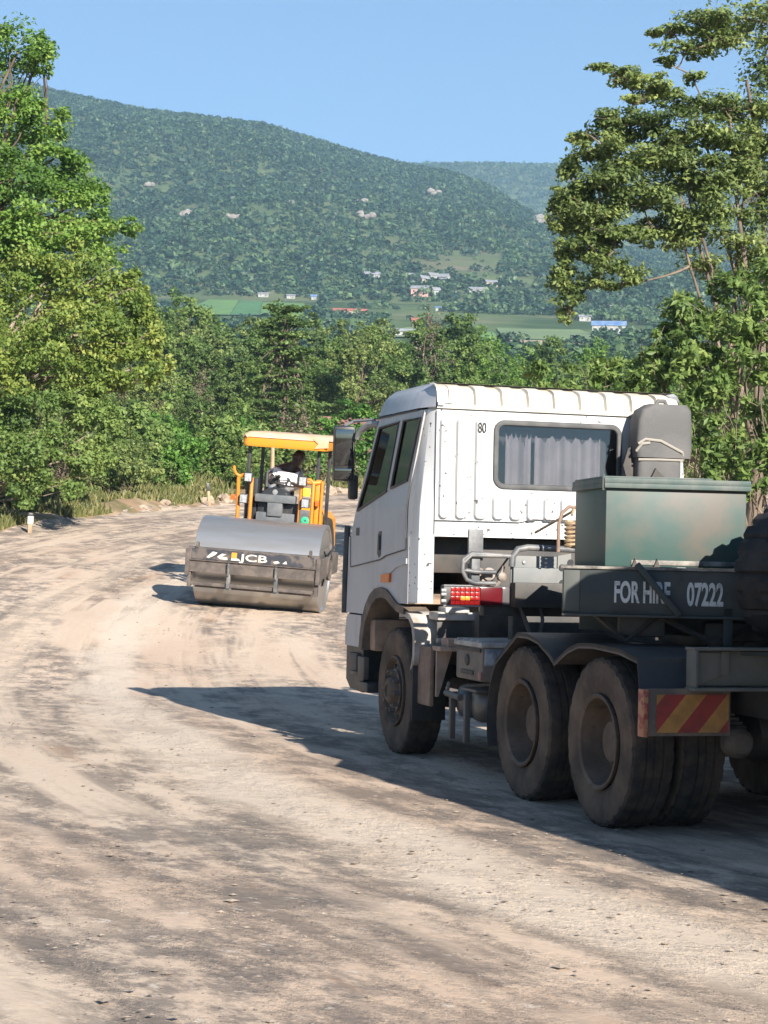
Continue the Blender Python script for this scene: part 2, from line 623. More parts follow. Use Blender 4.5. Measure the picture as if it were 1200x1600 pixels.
M['grass'] = leafmat('grass', (.07, .09, .025), (.16, .17, .055), (.33, .28, .13), .3)
M['twig'] = mat('twig', (.22, .16, .11), .9)

def nrm(a):
    return a / np.maximum(np.linalg.norm(a, axis=-1, keepdims=True), 1e-9)

def leaves(c, out, size, r, tint, aspect=.6, up=.45, rnd=.8, hang=0.0):
    n = len(c)
    nn = nrm(out * .55 + np.array([0, 0, up]) + r.normal(size=(n, 3)) * rnd * .6)
    d = r.normal(size=(n, 3)) + out * .6 - np.array([0, 0, hang])
    d = nrm(d - nn * (d * nn).sum(1, keepdims=True))
    s = np.cross(nn, d)
    L = (size * (.65 + .7 * r.random(n)))[:, None]
    W = L * aspect
    V = np.stack([c - d * L * .5, c + s * W * .5 - nn * W * .12 + d * L * .05, c + d * L * .5, c - s * W * .5 - nn * W * .12 + d * L * .05], 1)
    F = np.arange(4 * n).reshape(n, 4)
    return V.reshape(-1, 3), F, np.repeat(np.clip(tint, 0, 1), 4)

def crown(clumps, size, seed, sub=9, subr=.38, up=.45, aspect=.6, hang=0.0, flat=1.0, dens=1.0, core=.35):
    r = np.random.default_rng(seed)
    C, O, T = [], [], []
    for (cx, cy, cz, rx, ry, rz, n) in clumps:
        n = int(n * dens)
        k = max(2, int(sub))
        d = nrm(r.normal(size=(k, 3)))
        rad = (core + (1 - core) * r.random(k) ** .6)[:, None]
        sc = d * rad * np.array([rx, ry, rz])
        srad = subr * (.6 + .8 * r.random(k))
        which = r.integers(0, k, n)
        dd = nrm(r.normal(size=(n, 3)))
        rr = (r.random(n) ** .55)[:, None]
        off = dd * rr * srad[which][:, None] * np.array([rx, ry, rz * flat])
        p = sc[which] + off
        ct = r.normal() * .12
        st = r.normal(size=k) * .13
        C.append(p + np.array([cx, cy, cz]))
        O.append(nrm(p / np.array([rx, ry, rz]) * .7 + dd * .6))
        T.append(.48 + ct + st[which] + r.normal(size=n) * .17)
    C = np.concatenate(C); O = np.concatenate(O); T = np.concatenate(T)
    return leaves(C, O, np.full(len(C), size), r, T, aspect, up, hang=hang)

def add_crown(parent, clumps, size, seed, m, name='crown', **k):
    V, F, T = crown(clumps, size, seed, **k)
    return np_mesh(name, V, F, m, parent, tint=T)

def limb(mb, a, b, r0, r1, r, bendy=.12, n=7, seg=5):
    a = Vector(a); b = Vector(b)
    L = (b - a).length
    P, Rr = [], []
    o1 = Vector([r.normal() for _ in range(3)]) * bendy * L * .5
    o2 = Vector([r.normal() for _ in range(3)]) * bendy * L * .35
    for i in range(seg + 1):
        t = i / seg
        P.append(a.lerp(b, t) + o1 * math.sin(math.pi * t) + o2 * math.sin(2 * math.pi * t))
        Rr.append(r0 + (r1 - r0) * t)
    mb.tube(P, Rr, n)
    return P

def branches(parent, base, fork, clumps, r0, seed, m, twigs=2, name='trunk', every=1, spread=.55):
    r = np.random.default_rng(seed)
    mb = MB()
    base = Vector(base); fork = Vector(fork)
    P = limb(mb, base - Vector((0, 0, .3)), fork, r0 * 1.25, r0 * .8, r, .06, 10, 6)
    for i, cl in enumerate(clumps):
        if i % every: continue
        c = Vector(cl[:3])
        st = P[-1] if r.random() > .35 else P[-2]
        Q = limb(mb, st, c, r0 * .5, r0 * .12, r, .10, 7, 6)
        for _ in range(twigs):
            k = int(r.integers(2, 6))
            e = c + Vector([(r.random() - .5) * 2 * q * .8 for q in cl[3:6]])
            limb(mb, Q[k], e, r0 * .16, r0 * .035, r, .12, 5, 4)
    return mb.build(name, m, parent, 60)

def auto_clumps(h, wid, seed, kind='round', n=2600):
    r = np.random.default_rng(seed)
    cl = []
    if kind == 'round':
        for i in range(12):
            a = r.random() * 6.283
            q = math.sqrt(r.random())
            z = h * (.38 + .52 * r.random())
            k = math.sin(math.pi * min(1, max(.12, (z / h - .12) / .95)))
            s = wid * (.26 + .16 * r.random())
            cl.append((math.cos(a) * q * wid * .62 * k, math.sin(a) * q * wid * .62 * k, z, s, s, s * .8, n // 12))
        cl.append((0, 0, h * .86, wid * .33, wid * .33, h * .13, n // 10))
        cl.append((0, 0, h * .5, wid * .6, wid * .6, h * .3, n // 6))
        cl.append((0, 0, h * .22, wid * .55, wid * .55, h * .2, n // 7))
    elif kind == 'tall':
        for i in range(11):
            z = h * (.2 + .78 * i / 10)
            s = wid * (.5 - .28 * i / 10) * (.8 + .4 * r.random())
            cl.append(((r.random() - .5) * wid * .4, (r.random() - .5) * wid * .4, z, s, s, s * 1.0, n // 11))
    elif kind == 'layer':
        for i in range(7):
            z = h * (.22 + .74 * i / 6)
            s = wid * (.62 - .38 * (i / 6) ** 1.3) * (.85 + .3 * r.random())
            for j in range(4):
                a = r.random() * 6.283
                cl.append((math.cos(a) * s * .55, math.sin(a) * s * .55, z + r.normal() * .15, s * .6, s * .6, h * .032, n // 28))
    elif kind == 'bush':
        for i in range(8):
            a = r.random() * 6.283
            q = math.sqrt(r.random()) * wid * .6
            s = wid * (.32 + .2 * r.random())
            cl.append((math.cos(a) * q, math.sin(a) * q, h * (.2 + .55 * r.random()), s, s, h * .3, n // 8))
    return cl

# --- prototypes for the woods, reused by copy
protos = {}
def proto(key, label, cat, nm, h, wid, kind, m, size, n, seed, group, **k):
    o = thing(nm, label, cat, (0, 0, -50), 0, group)
    cl = auto_clumps(h, wid, seed, kind, n)
    add_crown(o, cl, size, seed, m, 'foliage' if kind == 'bush' else 'crown', **k)
    branches(o, (0, 0, 0), (0, 0, h * (.12 if kind == 'bush' else .4)), cl, .03 * h ** .8, seed + 1, M['bark'], 1, 'stem' if kind == 'bush' else 'trunk')
    o['_h'] = h
    protos[key] = [o, False]
    return o
GW = 'trees of the woods behind the road'
proto('r1', 'dense round crowned mid green tree in the woods behind the road', 'tree', 'forest_tree', 9, 3.6, 'round', M['leaf_mid'], 0.24, 8200, 101, GW)
proto('r2', 'dense round crowned mid green tree in the woods behind the road', 'tree', 'forest_tree', 9, 3.3, 'round', M['leaf_mid'], 0.22, 8600, 102, GW, sub=12, subr=.3)
proto('r3', 'dark green bushy tree in the woods behind the road', 'tree', 'forest_tree', 9, 3.8, 'round', M['leaf_deep'], 0.23, 8400, 103, GW, sub=12, subr=.3)
proto('r4', 'dull olive thinly leaved tree in the woods behind the road', 'tree', 'forest_tree', 9, 3.4, 'round', M['leaf_olive'], 0.2, 7400, 104, GW, sub=14, subr=.26)
proto('t1', 'slim upright dark green tree in the woods behind the road', 'tree', 'forest_tree', 9, 2.3, 'tall', M['leaf_deep'], 0.22, 6400, 105, GW, subr=.34)
proto('t2', 'slim upright olive green tree in the woods behind the road', 'tree', 'forest_tree', 9, 2.4, 'tall', M['leaf_olive'], 0.2, 6400, 106, GW, subr=.34)
proto('y1', 'light yellowish green tree in the woods behind the road', 'tree', 'forest_tree', 9, 3.2, 'round', M['leaf_bright'], .21, 7200, 107, GW, sub=13, subr=.30)
proto('s1', 'thin half bare tree with pale stems in the woods behind the road', 'tree', 'forest_tree', 9, 2.8, 'tall', M['leaf_dry'], .16, 1500, 108, GW, subr=.5)
GS = 'bushes along the edge of the woods'
proto('b1', 'leafy mid green bush at the foot of the woods', 'bush', 'shrub', 3, 2.2, 'bush', M['leaf_mid'], .19, 3600, 111, GS, sub=12, subr=.32)
proto('b2', 'fresh light green bush at the foot of the woods', 'bush', 'shrub', 3, 2.0, 'bush', M['leaf_fresh'], .20, 3400, 112, GS, sub=12, subr=.32)
proto('b3', 'dull olive scrub bush at the foot of the woods', 'bush', 'shrub', 3, 2.3, 'bush', M['leaf_olive'], .16, 3600, 113, GS, sub=16, subr=.26)

proto('b4', 'dry straw coloured bush at the foot of the woods', 'bush', 'shrub', 3, 2.0, 'bush', M['leaf_dry'], .12, 1900, 114, GS, sub=16, subr=.3)

def plant(key, x, y, h, label=None, rz=None, dz=-.1):
    o, used = protos[key]
    s = h / o['_h']
    rz = float(rng.random() * 6.28) if rz is None else rz
    loc = (x, y, gz(x, y) + dz)
    sc = (s, s, s * (.92 + .16 * float(rng.random())))
    if not used:
        protos[key][1] = True
        o.location = loc
        o.rotation_euler = (0, 0, rz)
        o.scale = sc
        if label: o['label'] = label
        return o
    return dup(o, loc, rz, label, sc)

def top_h(px, py, y, x):                 # height a tree at distance y needs for its top to stand at a given elevation
    return 1.68 + (hz(px) - py) / 3037.6 * y - gz(x, y)

# rows of the woods, back to front
prof_x = [-500, -200, 0, 180, 270, 330, 400, 470, 560, 620, 690, 740, 780, 850, 950, 1050, 1200, 1500, 1800]
prof_y = [440, 455, 465, 468, 476, 486, 496, 498, 482, 504, 488, 498, 528, 546, 548, 530, 500, 480, 470]
r_ = np.random.default_rng(77)
for (Y, dpy, step, keys) in ((172, 0, 52, ['r1', 'r3', 'r4', 't1', 'r2', 'y1']), (148, 26, 56, ['r1', 'r4', 'r2', 't2', 'r3', 'y1', 's1']),
                             (126, 58, 64, ['r2', 'r4', 'r1', 'r3', 't1', 'y1']), (106, 95, 74, ['r1', 'r4', 'r2', 'r3', 'y1', 's1']), (92, 132, 84, ['r4', 'r2', 'r1', 'r3', 'y1'])):
    px = -420 + float(r_.random() * 30)
    while px < 1500:
        yy = Y + float(r_.normal()) * 4
        x = (px - 600) / 3037.6 * yy
        py = float(np.interp(px, prof_x, prof_y)) + dpy + float(r_.normal()) * 9
        h = top_h(px, py - 15, yy, x)
        clear = abs(px - 440) < 62 and Y < 118          # the layered tree stands here
        hut = abs(px - 550) < 70 and Y < 112
        if h > 2.0 and not clear and not hut:
            plant(keys[int(r_.integers(len(keys)))], x, yy, min(h, 13))
        px += step * (.75 + .5 * float(r_.random()))

# the layered tree in the middle
x, y = (438 - 600) / 3037.6 * 93, 93.0
h = top_h(438, 478, y, x)
o = thing('layered_tree', 'tall dark green tree with flat layered branches behind the roller', 'tree', (x, y, gz(x, y)))
cl = []
rr_ = np.random.default_rng(4)
for i in range(12):
    z = h * (.20 + .78 * i / 11)
    s = 2.15 * (1 - .45 * (i / 11) ** 1.6) * (.85 + .3 * rr_.random())
    for j in range(5):
        a = j * 1.257 + rr_.random() * 1.2
        cl.append((math.cos(a) * s * .62, math.sin(a) * s * .62, z + rr_.normal() * .12 - .1, s * .5, s * .5, .14, 190))
add_crown(o, cl, .2, 41, M['leaf_deep'], sub=8, subr=.45, up=1.1)
branches(o, (0, 0, 0), (0, 0, h * .8), cl, .12, 43, M['bark'], 0, every=2)
# a tuft at its top
o = thing('fresh_tree', 'round bright green tree left of the truck cab roof', 'tree', ((545 - 600) / 3037.6 * 84, 84, gz(-1.5, 84)))
cl = [(-.5, 0, 2.6, .95, .9, .6, 900), (.5, .1, 2.9, .9, .9, .6, 900), (0, -.3, 3.3, .8, .8, .45, 700), (-1.0, 0, 2.1, .7, .7, .5, 600), (1.1, .2, 2.2, .8, .8, .6, 700), (.2, -.5, 1.8, 1.0, .8, .6, 700)]
add_crown(o, cl, .17, 51, M['leaf_fresh'], sub=10, subr=.36, up=.8)
branches(o, (0, 0, 0), (0, 0, 1.4), cl, .09, 52, M['bark'])

# bushes and scrub between verge and woods
for i in range(64):
    px = -60 + 640 * i / 63 + float(r_.normal()) * 8
    Y = 56 + float(r_.random()) * 26
    x = (px - 600) / 3037.6 * Y
    if x - float(bend(Y)) > float(edge_r(Y)) - 1.6:
        Y += 9
        x = (px - 600) / 3037.6 * Y
        if x - float(bend(Y)) > float(edge_r(Y)) - 1.2: continue
    if 480 < px < 600 and Y > 66: continue
    plant(['b1', 'b2', 'b3', 'b1', 'b3', 'b4', 'b2'][int(r_.integers(7))], x, Y, 1.3 + 1.9 * float(r_.random()))
# scrub on the right bank, seen between truck and tree
GR = 'scrub on the right bank'
for i in range(26):
    Y = 34 + 30 * float(r_.random())
    x = 8.2 + 6 * float(r_.random()) + .5 * (Y - 34) * .3
    plant(['b1', 'b3', 'b3'][int(r_.integers(3))], x, Y, 2 + 1.8 * float(r_.random()), 'olive scrub bush on the bank behind the truck')

# --- the tall tree at the left edge
def at(px, py, Y):
    k = Y / 3037.6
    return ((px - 600) * k, Y, 1.68 + (hz(px) - py) * k)
def place_clumps(base, lst, leafpx=None):
    out = []
    for (px, py, Y, rx, rz, n) in lst:
        p = at(px, py, Y)
        k = Y / 3037.6
        out.append((p[0] - base[0], p[1] - base[1], p[2] - base[2], rx * k, rx * k * 1.1, rz * k, n))
    return out
bx, by = -11.2, 50.0
base = (bx, by, gz(bx, by))
o = thing('tall_tree', 'tall bright green tree at the left edge with a narrowing top', 'tree', base)
cl = place_clumps(base, [
    (10, 75, 50, 55, 45, 900), (45, 70, 50.5, 22, 30, 300), (50, 100, 50, 16, 22, 200), (-30, 110, 51, 80, 60, 1100), (10, 150, 49, 45, 40, 900), (-20, 210, 50, 80, 50, 1300),
    (45, 200, 50, 50, 38, 900), (70, 245, 49.5, 52, 35, 1000), (20, 280, 49, 75, 45, 1500), (100, 290, 50, 52, 34, 1000), (60, 330, 48.5, 80, 45, 1500), (130, 300, 50, 32, 22, 420),
    (150, 350, 50, 40, 22, 500), (195, 350, 50.5, 24, 13, 200), (110, 370, 49, 70, 34, 1200), (-60, 260, 51, 100, 80, 1600), (-40, 360, 50, 100, 70, 1700), (20, 400, 48.5, 80, 50, 1500), (165, 395, 50.5, 26, 18, 160)])
add_crown(o, cl, .122, 61, M['leaf_bright'], sub=12, subr=.40, up=.5, dens=1.55)
branches(o, (0, 0, 0), (-1.0, .2, 6.0), cl, .24, 62, M['bark'], 2)
bx, by = -9.9, 48.2
base = (bx, by, gz(bx, by))
o = thing('drooping_tree', 'broad yellowish green tree with drooping rounded crown at left', 'tree', base)
cl = place_clumps(base, [
    (60, 440, 48, 80, 50, 1500), (130, 440, 48, 60, 42, 1200), (180, 450, 47.5, 44, 36, 900), (30, 500, 47, 90, 60, 1800), (110, 510, 47, 75, 50, 1700), (185, 510, 47, 55, 45, 1300),
    (225, 520, 47.5, 34, 45, 800), (240, 575, 47.5, 24, 38, 520), (205, 575, 47, 46, 38, 900), (150, 580, 47, 60, 40, 1200), (60, 580, 46.5, 85, 50, 1700), (-20, 560, 47, 80, 80, 1600), (-30, 460, 48, 80, 60, 1500),
    (95, 400, 48.5, 55, 30, 700), (215, 480, 48, 20, 26, 260)])
add_crown(o, cl, .112, 63, M['leaf_yellow'], sub=13, subr=.38, up=.35, hang=.7, dens=1.7)
branches(o, (0, 0, 0), (-.6, 0, 3.0), cl, .2, 64, M['bark_pale'], 2)
bx, by = -9.4, 46.3
base = (bx, by, gz(bx, by))
o = thing('roadside_bush', 'large dark leafy bush under the trees at left', 'bush', base)
cl = place_clumps(base, [
    (10, 650, 46, 60, 40, 1300), (60, 640, 46.2, 55, 34, 1200), (110, 640, 46.5, 45, 34, 900), (150, 660, 46.5, 40, 40, 800), (175, 690, 46.4, 24, 34, 420), (130, 720, 46, 48, 34, 900),
    (70, 710, 45.6, 60, 45, 1300), (10, 720, 45.6, 60, 45, 1300), (40, 760, 45.4, 40, 28, 560), (100, 755, 45.6, 46, 24, 560), (-50, 690, 46, 70, 80, 1500)])
add_crown(o, cl, .108, 65, M['leaf_mid'], 'foliage', sub=13, subr=.36, up=.3, dens=1.6)
branches(o, (0, 0, 0), (0, 0, .5), cl, .07, 66, M['bark_pale'], 2, 'stem')
bx, by = -9.95, 45.2
base = (bx, by, gz(bx, by))
o = thing('dry_bush', 'small dry greyish brown bush at the left road edge', 'bush', base)
cl = [(0, 0, .45, .7, .6, .42, 900), (-.8, .2, .5, .8, .6, .5, 900), (.55, .1, .28, .4, .4, .25, 300)]
add_crown(o, cl, .085, 67, M['leaf_dry'], 'foliage', sub=14, subr=.3, aspect=.3)
branches(o, (0, 0, 0), (0, 0, .15), cl, .03, 68, M['twig'], 6, 'stem')

# --- the open crowned tree on the right bank
bx, by = 7.1, 37.0
base = (bx, by, gz(bx, by))
o = thing('spreading_tree', 'tall open crowned tree with bare branches on the right bank', 'tree', base)
L_ = [(1150, 20, 37, 70, 16, 420), (1090, 32, 37, 60, 13, 380), (1040, 44, 37, 36, 9, 200), (1010, 48, 37, 16, 5, 60), (1120, 55, 36.6, 70, 14, 380), (1060, 72, 36.8, 42, 10, 200), (1030, 92, 37, 18, 8, 90),
      (1190, 35, 37.4, 60, 26, 420), (930, 102, 36.8, 24, 7, 110), (960, 115, 36.6, 34, 14, 260), (1000, 130, 36.8, 40, 16, 320), (1030, 145, 37, 34, 14, 230), (980, 150, 36.6, 26, 9, 130), (1070, 115, 37, 24, 8, 90),
      (1060, 160, 36.6, 40, 12, 250), (1120, 160, 37, 55, 18, 420), (1180, 170, 37.2, 55, 30, 560), (950, 182, 36.4, 46, 16, 400), (900, 205, 36.6, 28, 12, 210), (1010, 190, 36.4, 60, 22, 560), (1090, 205, 36.4, 60, 24, 620),
      (930, 225, 36.2, 50, 20, 460), (880, 255, 36.6, 24, 22, 260), (1000, 240, 36, 60, 24, 620), (1080, 260, 36, 60, 26, 620), (1160, 250, 36.8, 60, 34, 640), (890, 300, 36.4, 32, 26, 460), (940, 280, 36, 45, 26, 520), (865, 320, 36.6, 20, 20, 220),
      (870, 345, 36.4, 22, 18, 230), (920, 330, 36, 46, 26, 560), (990, 310, 36, 55, 28, 620), (1060, 320, 36, 55, 28, 560), (1140, 330, 36.6, 60, 30, 520), (960, 360, 36, 50, 18, 420), (1010, 350, 36.2, 40, 18, 300), (875, 390, 36.4, 24, 22, 260),
      (905, 385, 36.2, 28, 22, 290), (870, 430, 36.4, 18, 24, 200), (890, 455, 36.4, 24, 24, 250), (880, 490, 36.5, 14, 14, 90), (940, 400, 36, 34, 22, 320), (975, 425, 36, 26, 16, 170), (925, 435, 36.2, 26, 14, 170), (955, 445, 36.2, 24, 10, 110), (1220, 120, 37.6, 60, 80, 800), (1230, 270, 37.4, 60, 80, 800),
      (960, 205, 36.8, 50, 18, 300), (1040, 225, 36.8, 50, 20, 320), (1130, 215, 36.6, 60, 20, 400), (1190, 215, 37, 50, 24, 360), (950, 255, 36.6, 50, 22, 340), (1040, 285, 36.6, 60, 22, 380), (1110, 295, 36.8, 60, 24, 380), (1180, 300, 37, 50, 30, 400), (910, 310, 36.8, 40, 24, 300), (1090, 360, 36.6, 60, 22, 320), (1150, 375, 36.8, 60, 26, 340), (1040, 375, 36.6, 50, 18, 260), (1190, 400, 36.8, 50, 30, 360), (890, 350, 36.7, 30, 22, 220), (935, 365, 36.5, 34, 20, 220), (1100, 410, 36.8, 50, 18, 220)]
cl = place_clumps(base, L_)
add_crown(o, cl, .105, 71, M['leaf_olive'], sub=12, subr=.52, up=.6, aspect=.5, dens=2.7, core=.15)
mb = MB()
rr_ = np.random.default_rng(72)
fork = Vector((0.0, 0, 3.2))
limb(mb, (0, 0, -.4), fork, .20, .15, rr_, .04, 10, 6)
heads = []
for (px, py, Y, r0) in ((1155, 120, 37, .085), (1130, 180, 36.8, .07), (1085, 150, 36.8, .055), (1060, 250, 36.4, .06), (1040, 300, 36.4, .05), (1190, 90, 37.3, .07), (1010, 250, 36.4, .05), (1160, 260, 36.8, .07)):
    p = at(px, py, Y)
    e = Vector((p[0] - base[0], p[1] - base[1], p[2] - base[2]))
    heads.append(limb(mb, fork - Vector((0, 0, .5 * rr_.random())), e, r0, r0 * .35, rr_, .06, 8, 8))
nodes = [(q, H) for H in heads for q in H[2:]]
pts_ = sorted(cl, key=lambda c: (Vector(c[:3]) - fork).length)
for c in pts_:
    c3 = Vector(c[:3])
    q0, _ = min(nodes, key=lambda nd: (nd[0] - c3).length)
    L0 = (q0 - c3).length
    Q = limb(mb, q0, c3, .016 + .010 * min(1.5, L0), .008, rr_, .10, 5, 5)
    nodes.append((c3, Q)); nodes.append((Q[3], Q))
    for _ in range(7):
        e = c3 + Vector([(rr_.random() - .5) * 2.0 * q for q in c[3:6]])
        limb(mb, Q[4], e, .009, .003, rr_, .1, 4, 3)
mb.build('trunk', M['bark_tan'], o, 60)

bx, by = 6.9, 33.0
base = (bx, by, gz(bx, by))
o = thing('bank_thicket', 'tangled light green thicket on the bank under the open crowned tree', 'thicket', base)
cl = place_clumps(base, [
    (1180, 440, 33, 55, 40, 700), (1130, 450, 33.4, 40, 26, 420), (1080, 480, 33, 50, 34, 620), (1150, 500, 32.6, 60, 40, 900), (1040, 520, 33, 40, 34, 520), (1090, 540, 32.6, 55, 40, 800), (1170, 560, 32.4, 60, 45, 900),
    (1020, 570, 33.2, 40, 34, 500), (960, 580, 33.6, 50, 34, 560), (880, 590, 34, 60, 34, 560), (1060, 600, 32.6, 55, 36, 650), (1130, 620, 32.2, 55, 40, 620), (1200, 640, 32, 50, 50, 620), (1100, 680, 32, 40, 40, 360), (1170, 700, 31.8, 50, 40, 520),
    (1110, 715, 31.9, 34, 30, 300), (1230, 520, 32.6, 60, 90, 1200), (1000, 620, 33, 60, 40, 600), (920, 640, 33.6, 70, 50, 700), (1185, 755, 31.6, 42, 34, 560), (1120, 765, 31.8, 40, 26, 380), (1215, 720, 31.6, 40, 50, 560), (1060, 660, 32.2, 45, 40, 420)])
add_crown(o, cl, .15, 73, M['leaf_mid'], 'foliage', sub=14, subr=.34, up=.35, aspect=.42, dens=1.25)
mb = MB()
for c in cl:
    c3 = Vector(c[:3])
    for _ in range(7):
        e = c3 + Vector([(rr_.random() - .5) * 2.1 * q for q in c[3:6]])
        limb(mb, (c3.x * .7 + rr_.normal() * .3, c3.y + .4 + rr_.random(), max(.0, c3.z - 1.6)), e, .018, .004, rr_, .14, 4, 5)
mb.build('stem', M['bark_pale'], o, 60)

# --- grass on the verges: stuff
r_ = np.random.default_rng(9)
C, S, T = [], [], []
n = 40000
yy = 38 + 50 * r_.random(n) ** 1.3
dd = .35 + 7.5 * r_.random(n) ** 1.7
xx = bend(yy) + edge_r(yy) - dd
keep = (fbm(xx * .5, yy * .35, 3) > -.22 + .12 * (dd < 1.6))
xx, yy, dd = xx[keep], yy[keep], dd[keep]
hh = (.12 + .5 * r_.random(len(xx)) ** 1.5) * (.5 + .6 * sm(.7, 3.0, dd))
n2 = 5000
y2 = 22 + 40 * r_.random(n2); d2 = .8 + 6 * r_.random(n2); x2 = bend(y2) + RI + d2
xx = np.r_[xx, x2]; yy = np.r_[yy, y2]; hh = np.r_[hh, .15 + .4 * r_.random(n2)]
zz = G(xx, yy)
p0 = np.stack([xx, yy, zz - .03], 1)
a = r_.random(len(xx)) * 6.283
lean = np.stack([np.cos(a), np.sin(a), np.zeros(len(xx))], 1) * (hh * .35)[:, None]
side = np.stack([-np.sin(a), np.cos(a), np.zeros(len(xx))], 1) * .035
tip = p0 + lean + np.stack([np.zeros(len(xx)), np.zeros(len(xx)), hh], 1)
midp = p0 + lean * .35 + np.stack([np.zeros(len(xx)), np.zeros(len(xx)), hh * .6], 1)
V = np.stack([p0 - side * .6, p0 + side * .6, midp + side, tip, midp - side], 1)
np_mesh('grass', V.reshape(-1, 3), np.arange(5 * len(xx)).reshape(-1, 5), M['grass'], tint=np.repeat(np.clip(.5 + .25 * r_.normal(size=len(xx)), 0, 1), 5))
tag(bpy.data.objects['grass'], 'dry and green grass growing along the road verge', 'grass', kind='stuff')

# --- stones in the road surface: stuff
def rock_verts(c, s, r):
    d = np.array([(1, 0, 0), (-1, 0, 0), (0, 1, 0), (0, -1, 0), (0, 0, 1), (0, 0, -1)], float)
    return c + d * s * (.7 + .6 * r.random((6, 1)))
OCT = np.array([(0, 2, 4), (2, 1, 4), (1, 3, 4), (3, 0, 4), (2, 0, 5), (1, 2, 5), (3, 1, 5), (0, 3, 5)])
V, F = [], []
k = 0
for i in range(7600):
    Y = 4.2 + 42 * float(r_.random()) ** 1.7
    x = (-.225 + .45 * float(r_.random())) * Y
    q = x - float(bend(Y))
    if q < float(edge_r(Y)) + .5: continue
    if fbm(q * .8 + 5, Y * .2, 2) < -.12 and r_.random() > .25: continue
    s = .004 + .013 * float(r_.random()) ** 4
    if r_.random() < .015: s *= 1.7
    c = np.array([x, Y, gz(x, Y) + .012 + s * .15])
    V.append(rock_verts(c, np.array([s * 1.4, s * 1.2, s * .40]), r_)); F.append(OCT + 6 * k); k += 1
M['grit'] = mat('grit', (.38, .31, .245), .9, col2=(.22, .18, .145), scale=.9, spec=.1)
g = np_mesh('gravel', np.concatenate(V), np.concatenate(F), M['grit'])
tag(g, 'small pale stones scattered over the road', 'gravel', kind='stuff')

# stones and boulders along the verge: things
M['stone'] = mat('stone', (.42, .33, .25), .9, col2=(.28, .21, .15), scale=4, bump=.5, bscale=9)
def stone(x, y, s, label, seed):
    r = np.random.default_rng(seed)
    bm = bmesh.new()
    bmesh.ops.create_icosphere(bm, subdivisions=2, radius=1)
    for v in bm.verts:
        n_ = .75 + .35 * math.sin(v.co.x * 3 + seed) * math.cos(v.co.y * 2.7 + seed * 2) + .08 * r.normal()
        v.co = Vector((v.co.x * s * 1.15 * n_, v.co.y * s * n_, v.co.z * s * .75 * n_))
    me = bpy.data.meshes.new('stone')
    bm.to_mesh(me); bm.free()
    me.materials.append(M['stone'])
    o = bpy.data.objects.new('stone', me)
    COL.objects.link(o)
    o.location = (x, y, gz(x, y) + s * .25)
    tag(o, label, 'stone', 'stones along the road edge')
for i, (px, Y, s, lb) in enumerate(((260, 57.5, .20, 'pale rounded stone on the verge right of the bare patch'), (224, 55.5, .13, 'small pale stone on the road edge left of the pale rounded stone'),
                                    (514, 73, .42, 'big pale boulder on the road edge just right of the roller canopy'), (322, 61.5, .24, 'reddish stone lying at the foot of the leaning stake'),
                                    (350, 63, .30, 'brown clod of soil on the verge left of the roller'), (532, 75, .3, 'brown boulder on the far verge beside the truck mirror'))):
    x = (px - 600) / 3037.6 * Y
    stone(x, Y, s, lb, i + 3)
# survey stakes
M['wood'] = mat('stake_wood', (.42, .30, .19), .85, col2=(.26, .18, .11), scale=9, stretch=(1, 1, .15))
M['paint_white'] = mat('old_white_paint', (.72, .71, .70), .7, col2=(.5, .47, .42), scale=12)
M['black'] = mat('black_plastic', (.018, .018, .02), .45, col2=(.05, .045, .04), scale=5)
for (px, Y, tilt, lb, hh) in ((47, 45.0, .03, 'short wooden stake with a white painted top at the left road edge', .52), (328, 60.5, -.12, 'leaning wooden stake with a dark top on the verge left of the roller', .75)):
    x = (px - 600) / 3037.6 * Y
    o = thing('survey_stake', lb, 'stake', (x, Y, gz(x, Y) - .05))
    o.rotation_euler = (0, tilt, .3)
    MB().box((-.045, -.03, -.1), (.045, .03, hh), .006).build('stake', M['wood'], o)
    if px < 100:
        MB().box((-.065, -.045, hh * .55), (.065, .045, hh * .9), .01).build('painted_band', M['paint_white'], o)
        MB().box((-.05, -.035, hh * .9), (.05, .035, hh * 1.05), .008).build('cap', M['black'], o)
    else:
        MB().box((-.05, -.035, hh * .7), (.05, .035, hh * 1.04), .008).build('cap', M['black'], o)

# --- bushes over the hill and the valley: stuff (a far-off wood)
def far_scrub(name, label, P, size, nq, seed, m):
    r = np.random.default_rng(seed)
    n = len(P)
    d = nrm(r.normal(size=(n, nq, 3)))
    d[..., 2] = np.abs(d[..., 2]) * 1.0 - .15
    rad = size[:, None, None] * np.array([1, 1, .85]) * (.55 + .45 * r.random((n, nq, 1)))
    c = P[:, None, :] + d * rad + np.array([0, 0, 1]) * (size * .35)[:, None, None]
    base = .42 + .26 * r.normal(size=(n, 1)) + .12 * r.normal(size=(n, nq)) + .10 * d[..., 2]
    V, F, T = leaves(c.reshape(-1, 3), d.reshape(-1, 3), np.repeat(size * .62, nq), r, base.ravel(), .8, .5)
    o = np_mesh(name, V, F, m, tint=T)
    return tag(o, label, 'woodland', kind='stuff')
r_ = np.random.default_rng(21)
n = 80000
tt = (-.33 + .66 * r_.random(n)); yy = np.sqrt(930 ** 2 + (1935 ** 2 - 930 ** 2) * r_.random(n))
xx = tt * yy
px0 = 600 + 3037.6 * tt
k = fbm(xx * .010, yy * .006, 4) + .25 * fbm(xx * .04, yy * .03, 2)
lowp = sm(1250, 1000, yy)
keep = (r_.random(n) < .72 + .25 * sm(1250, 1600, yy) + .55 * k + lowp * 1.1 * fbm(xx * .022, yy * .013, 3)) & ~((px0 > 268) & (px0 < 476) & (yy < 935))
px = 600 + 3037.6 * tt
village = (yy > 1000) & (yy < 1110) & (px > 555) & (px < 775) & (r_.random(n) < .65)
keep &= ~village
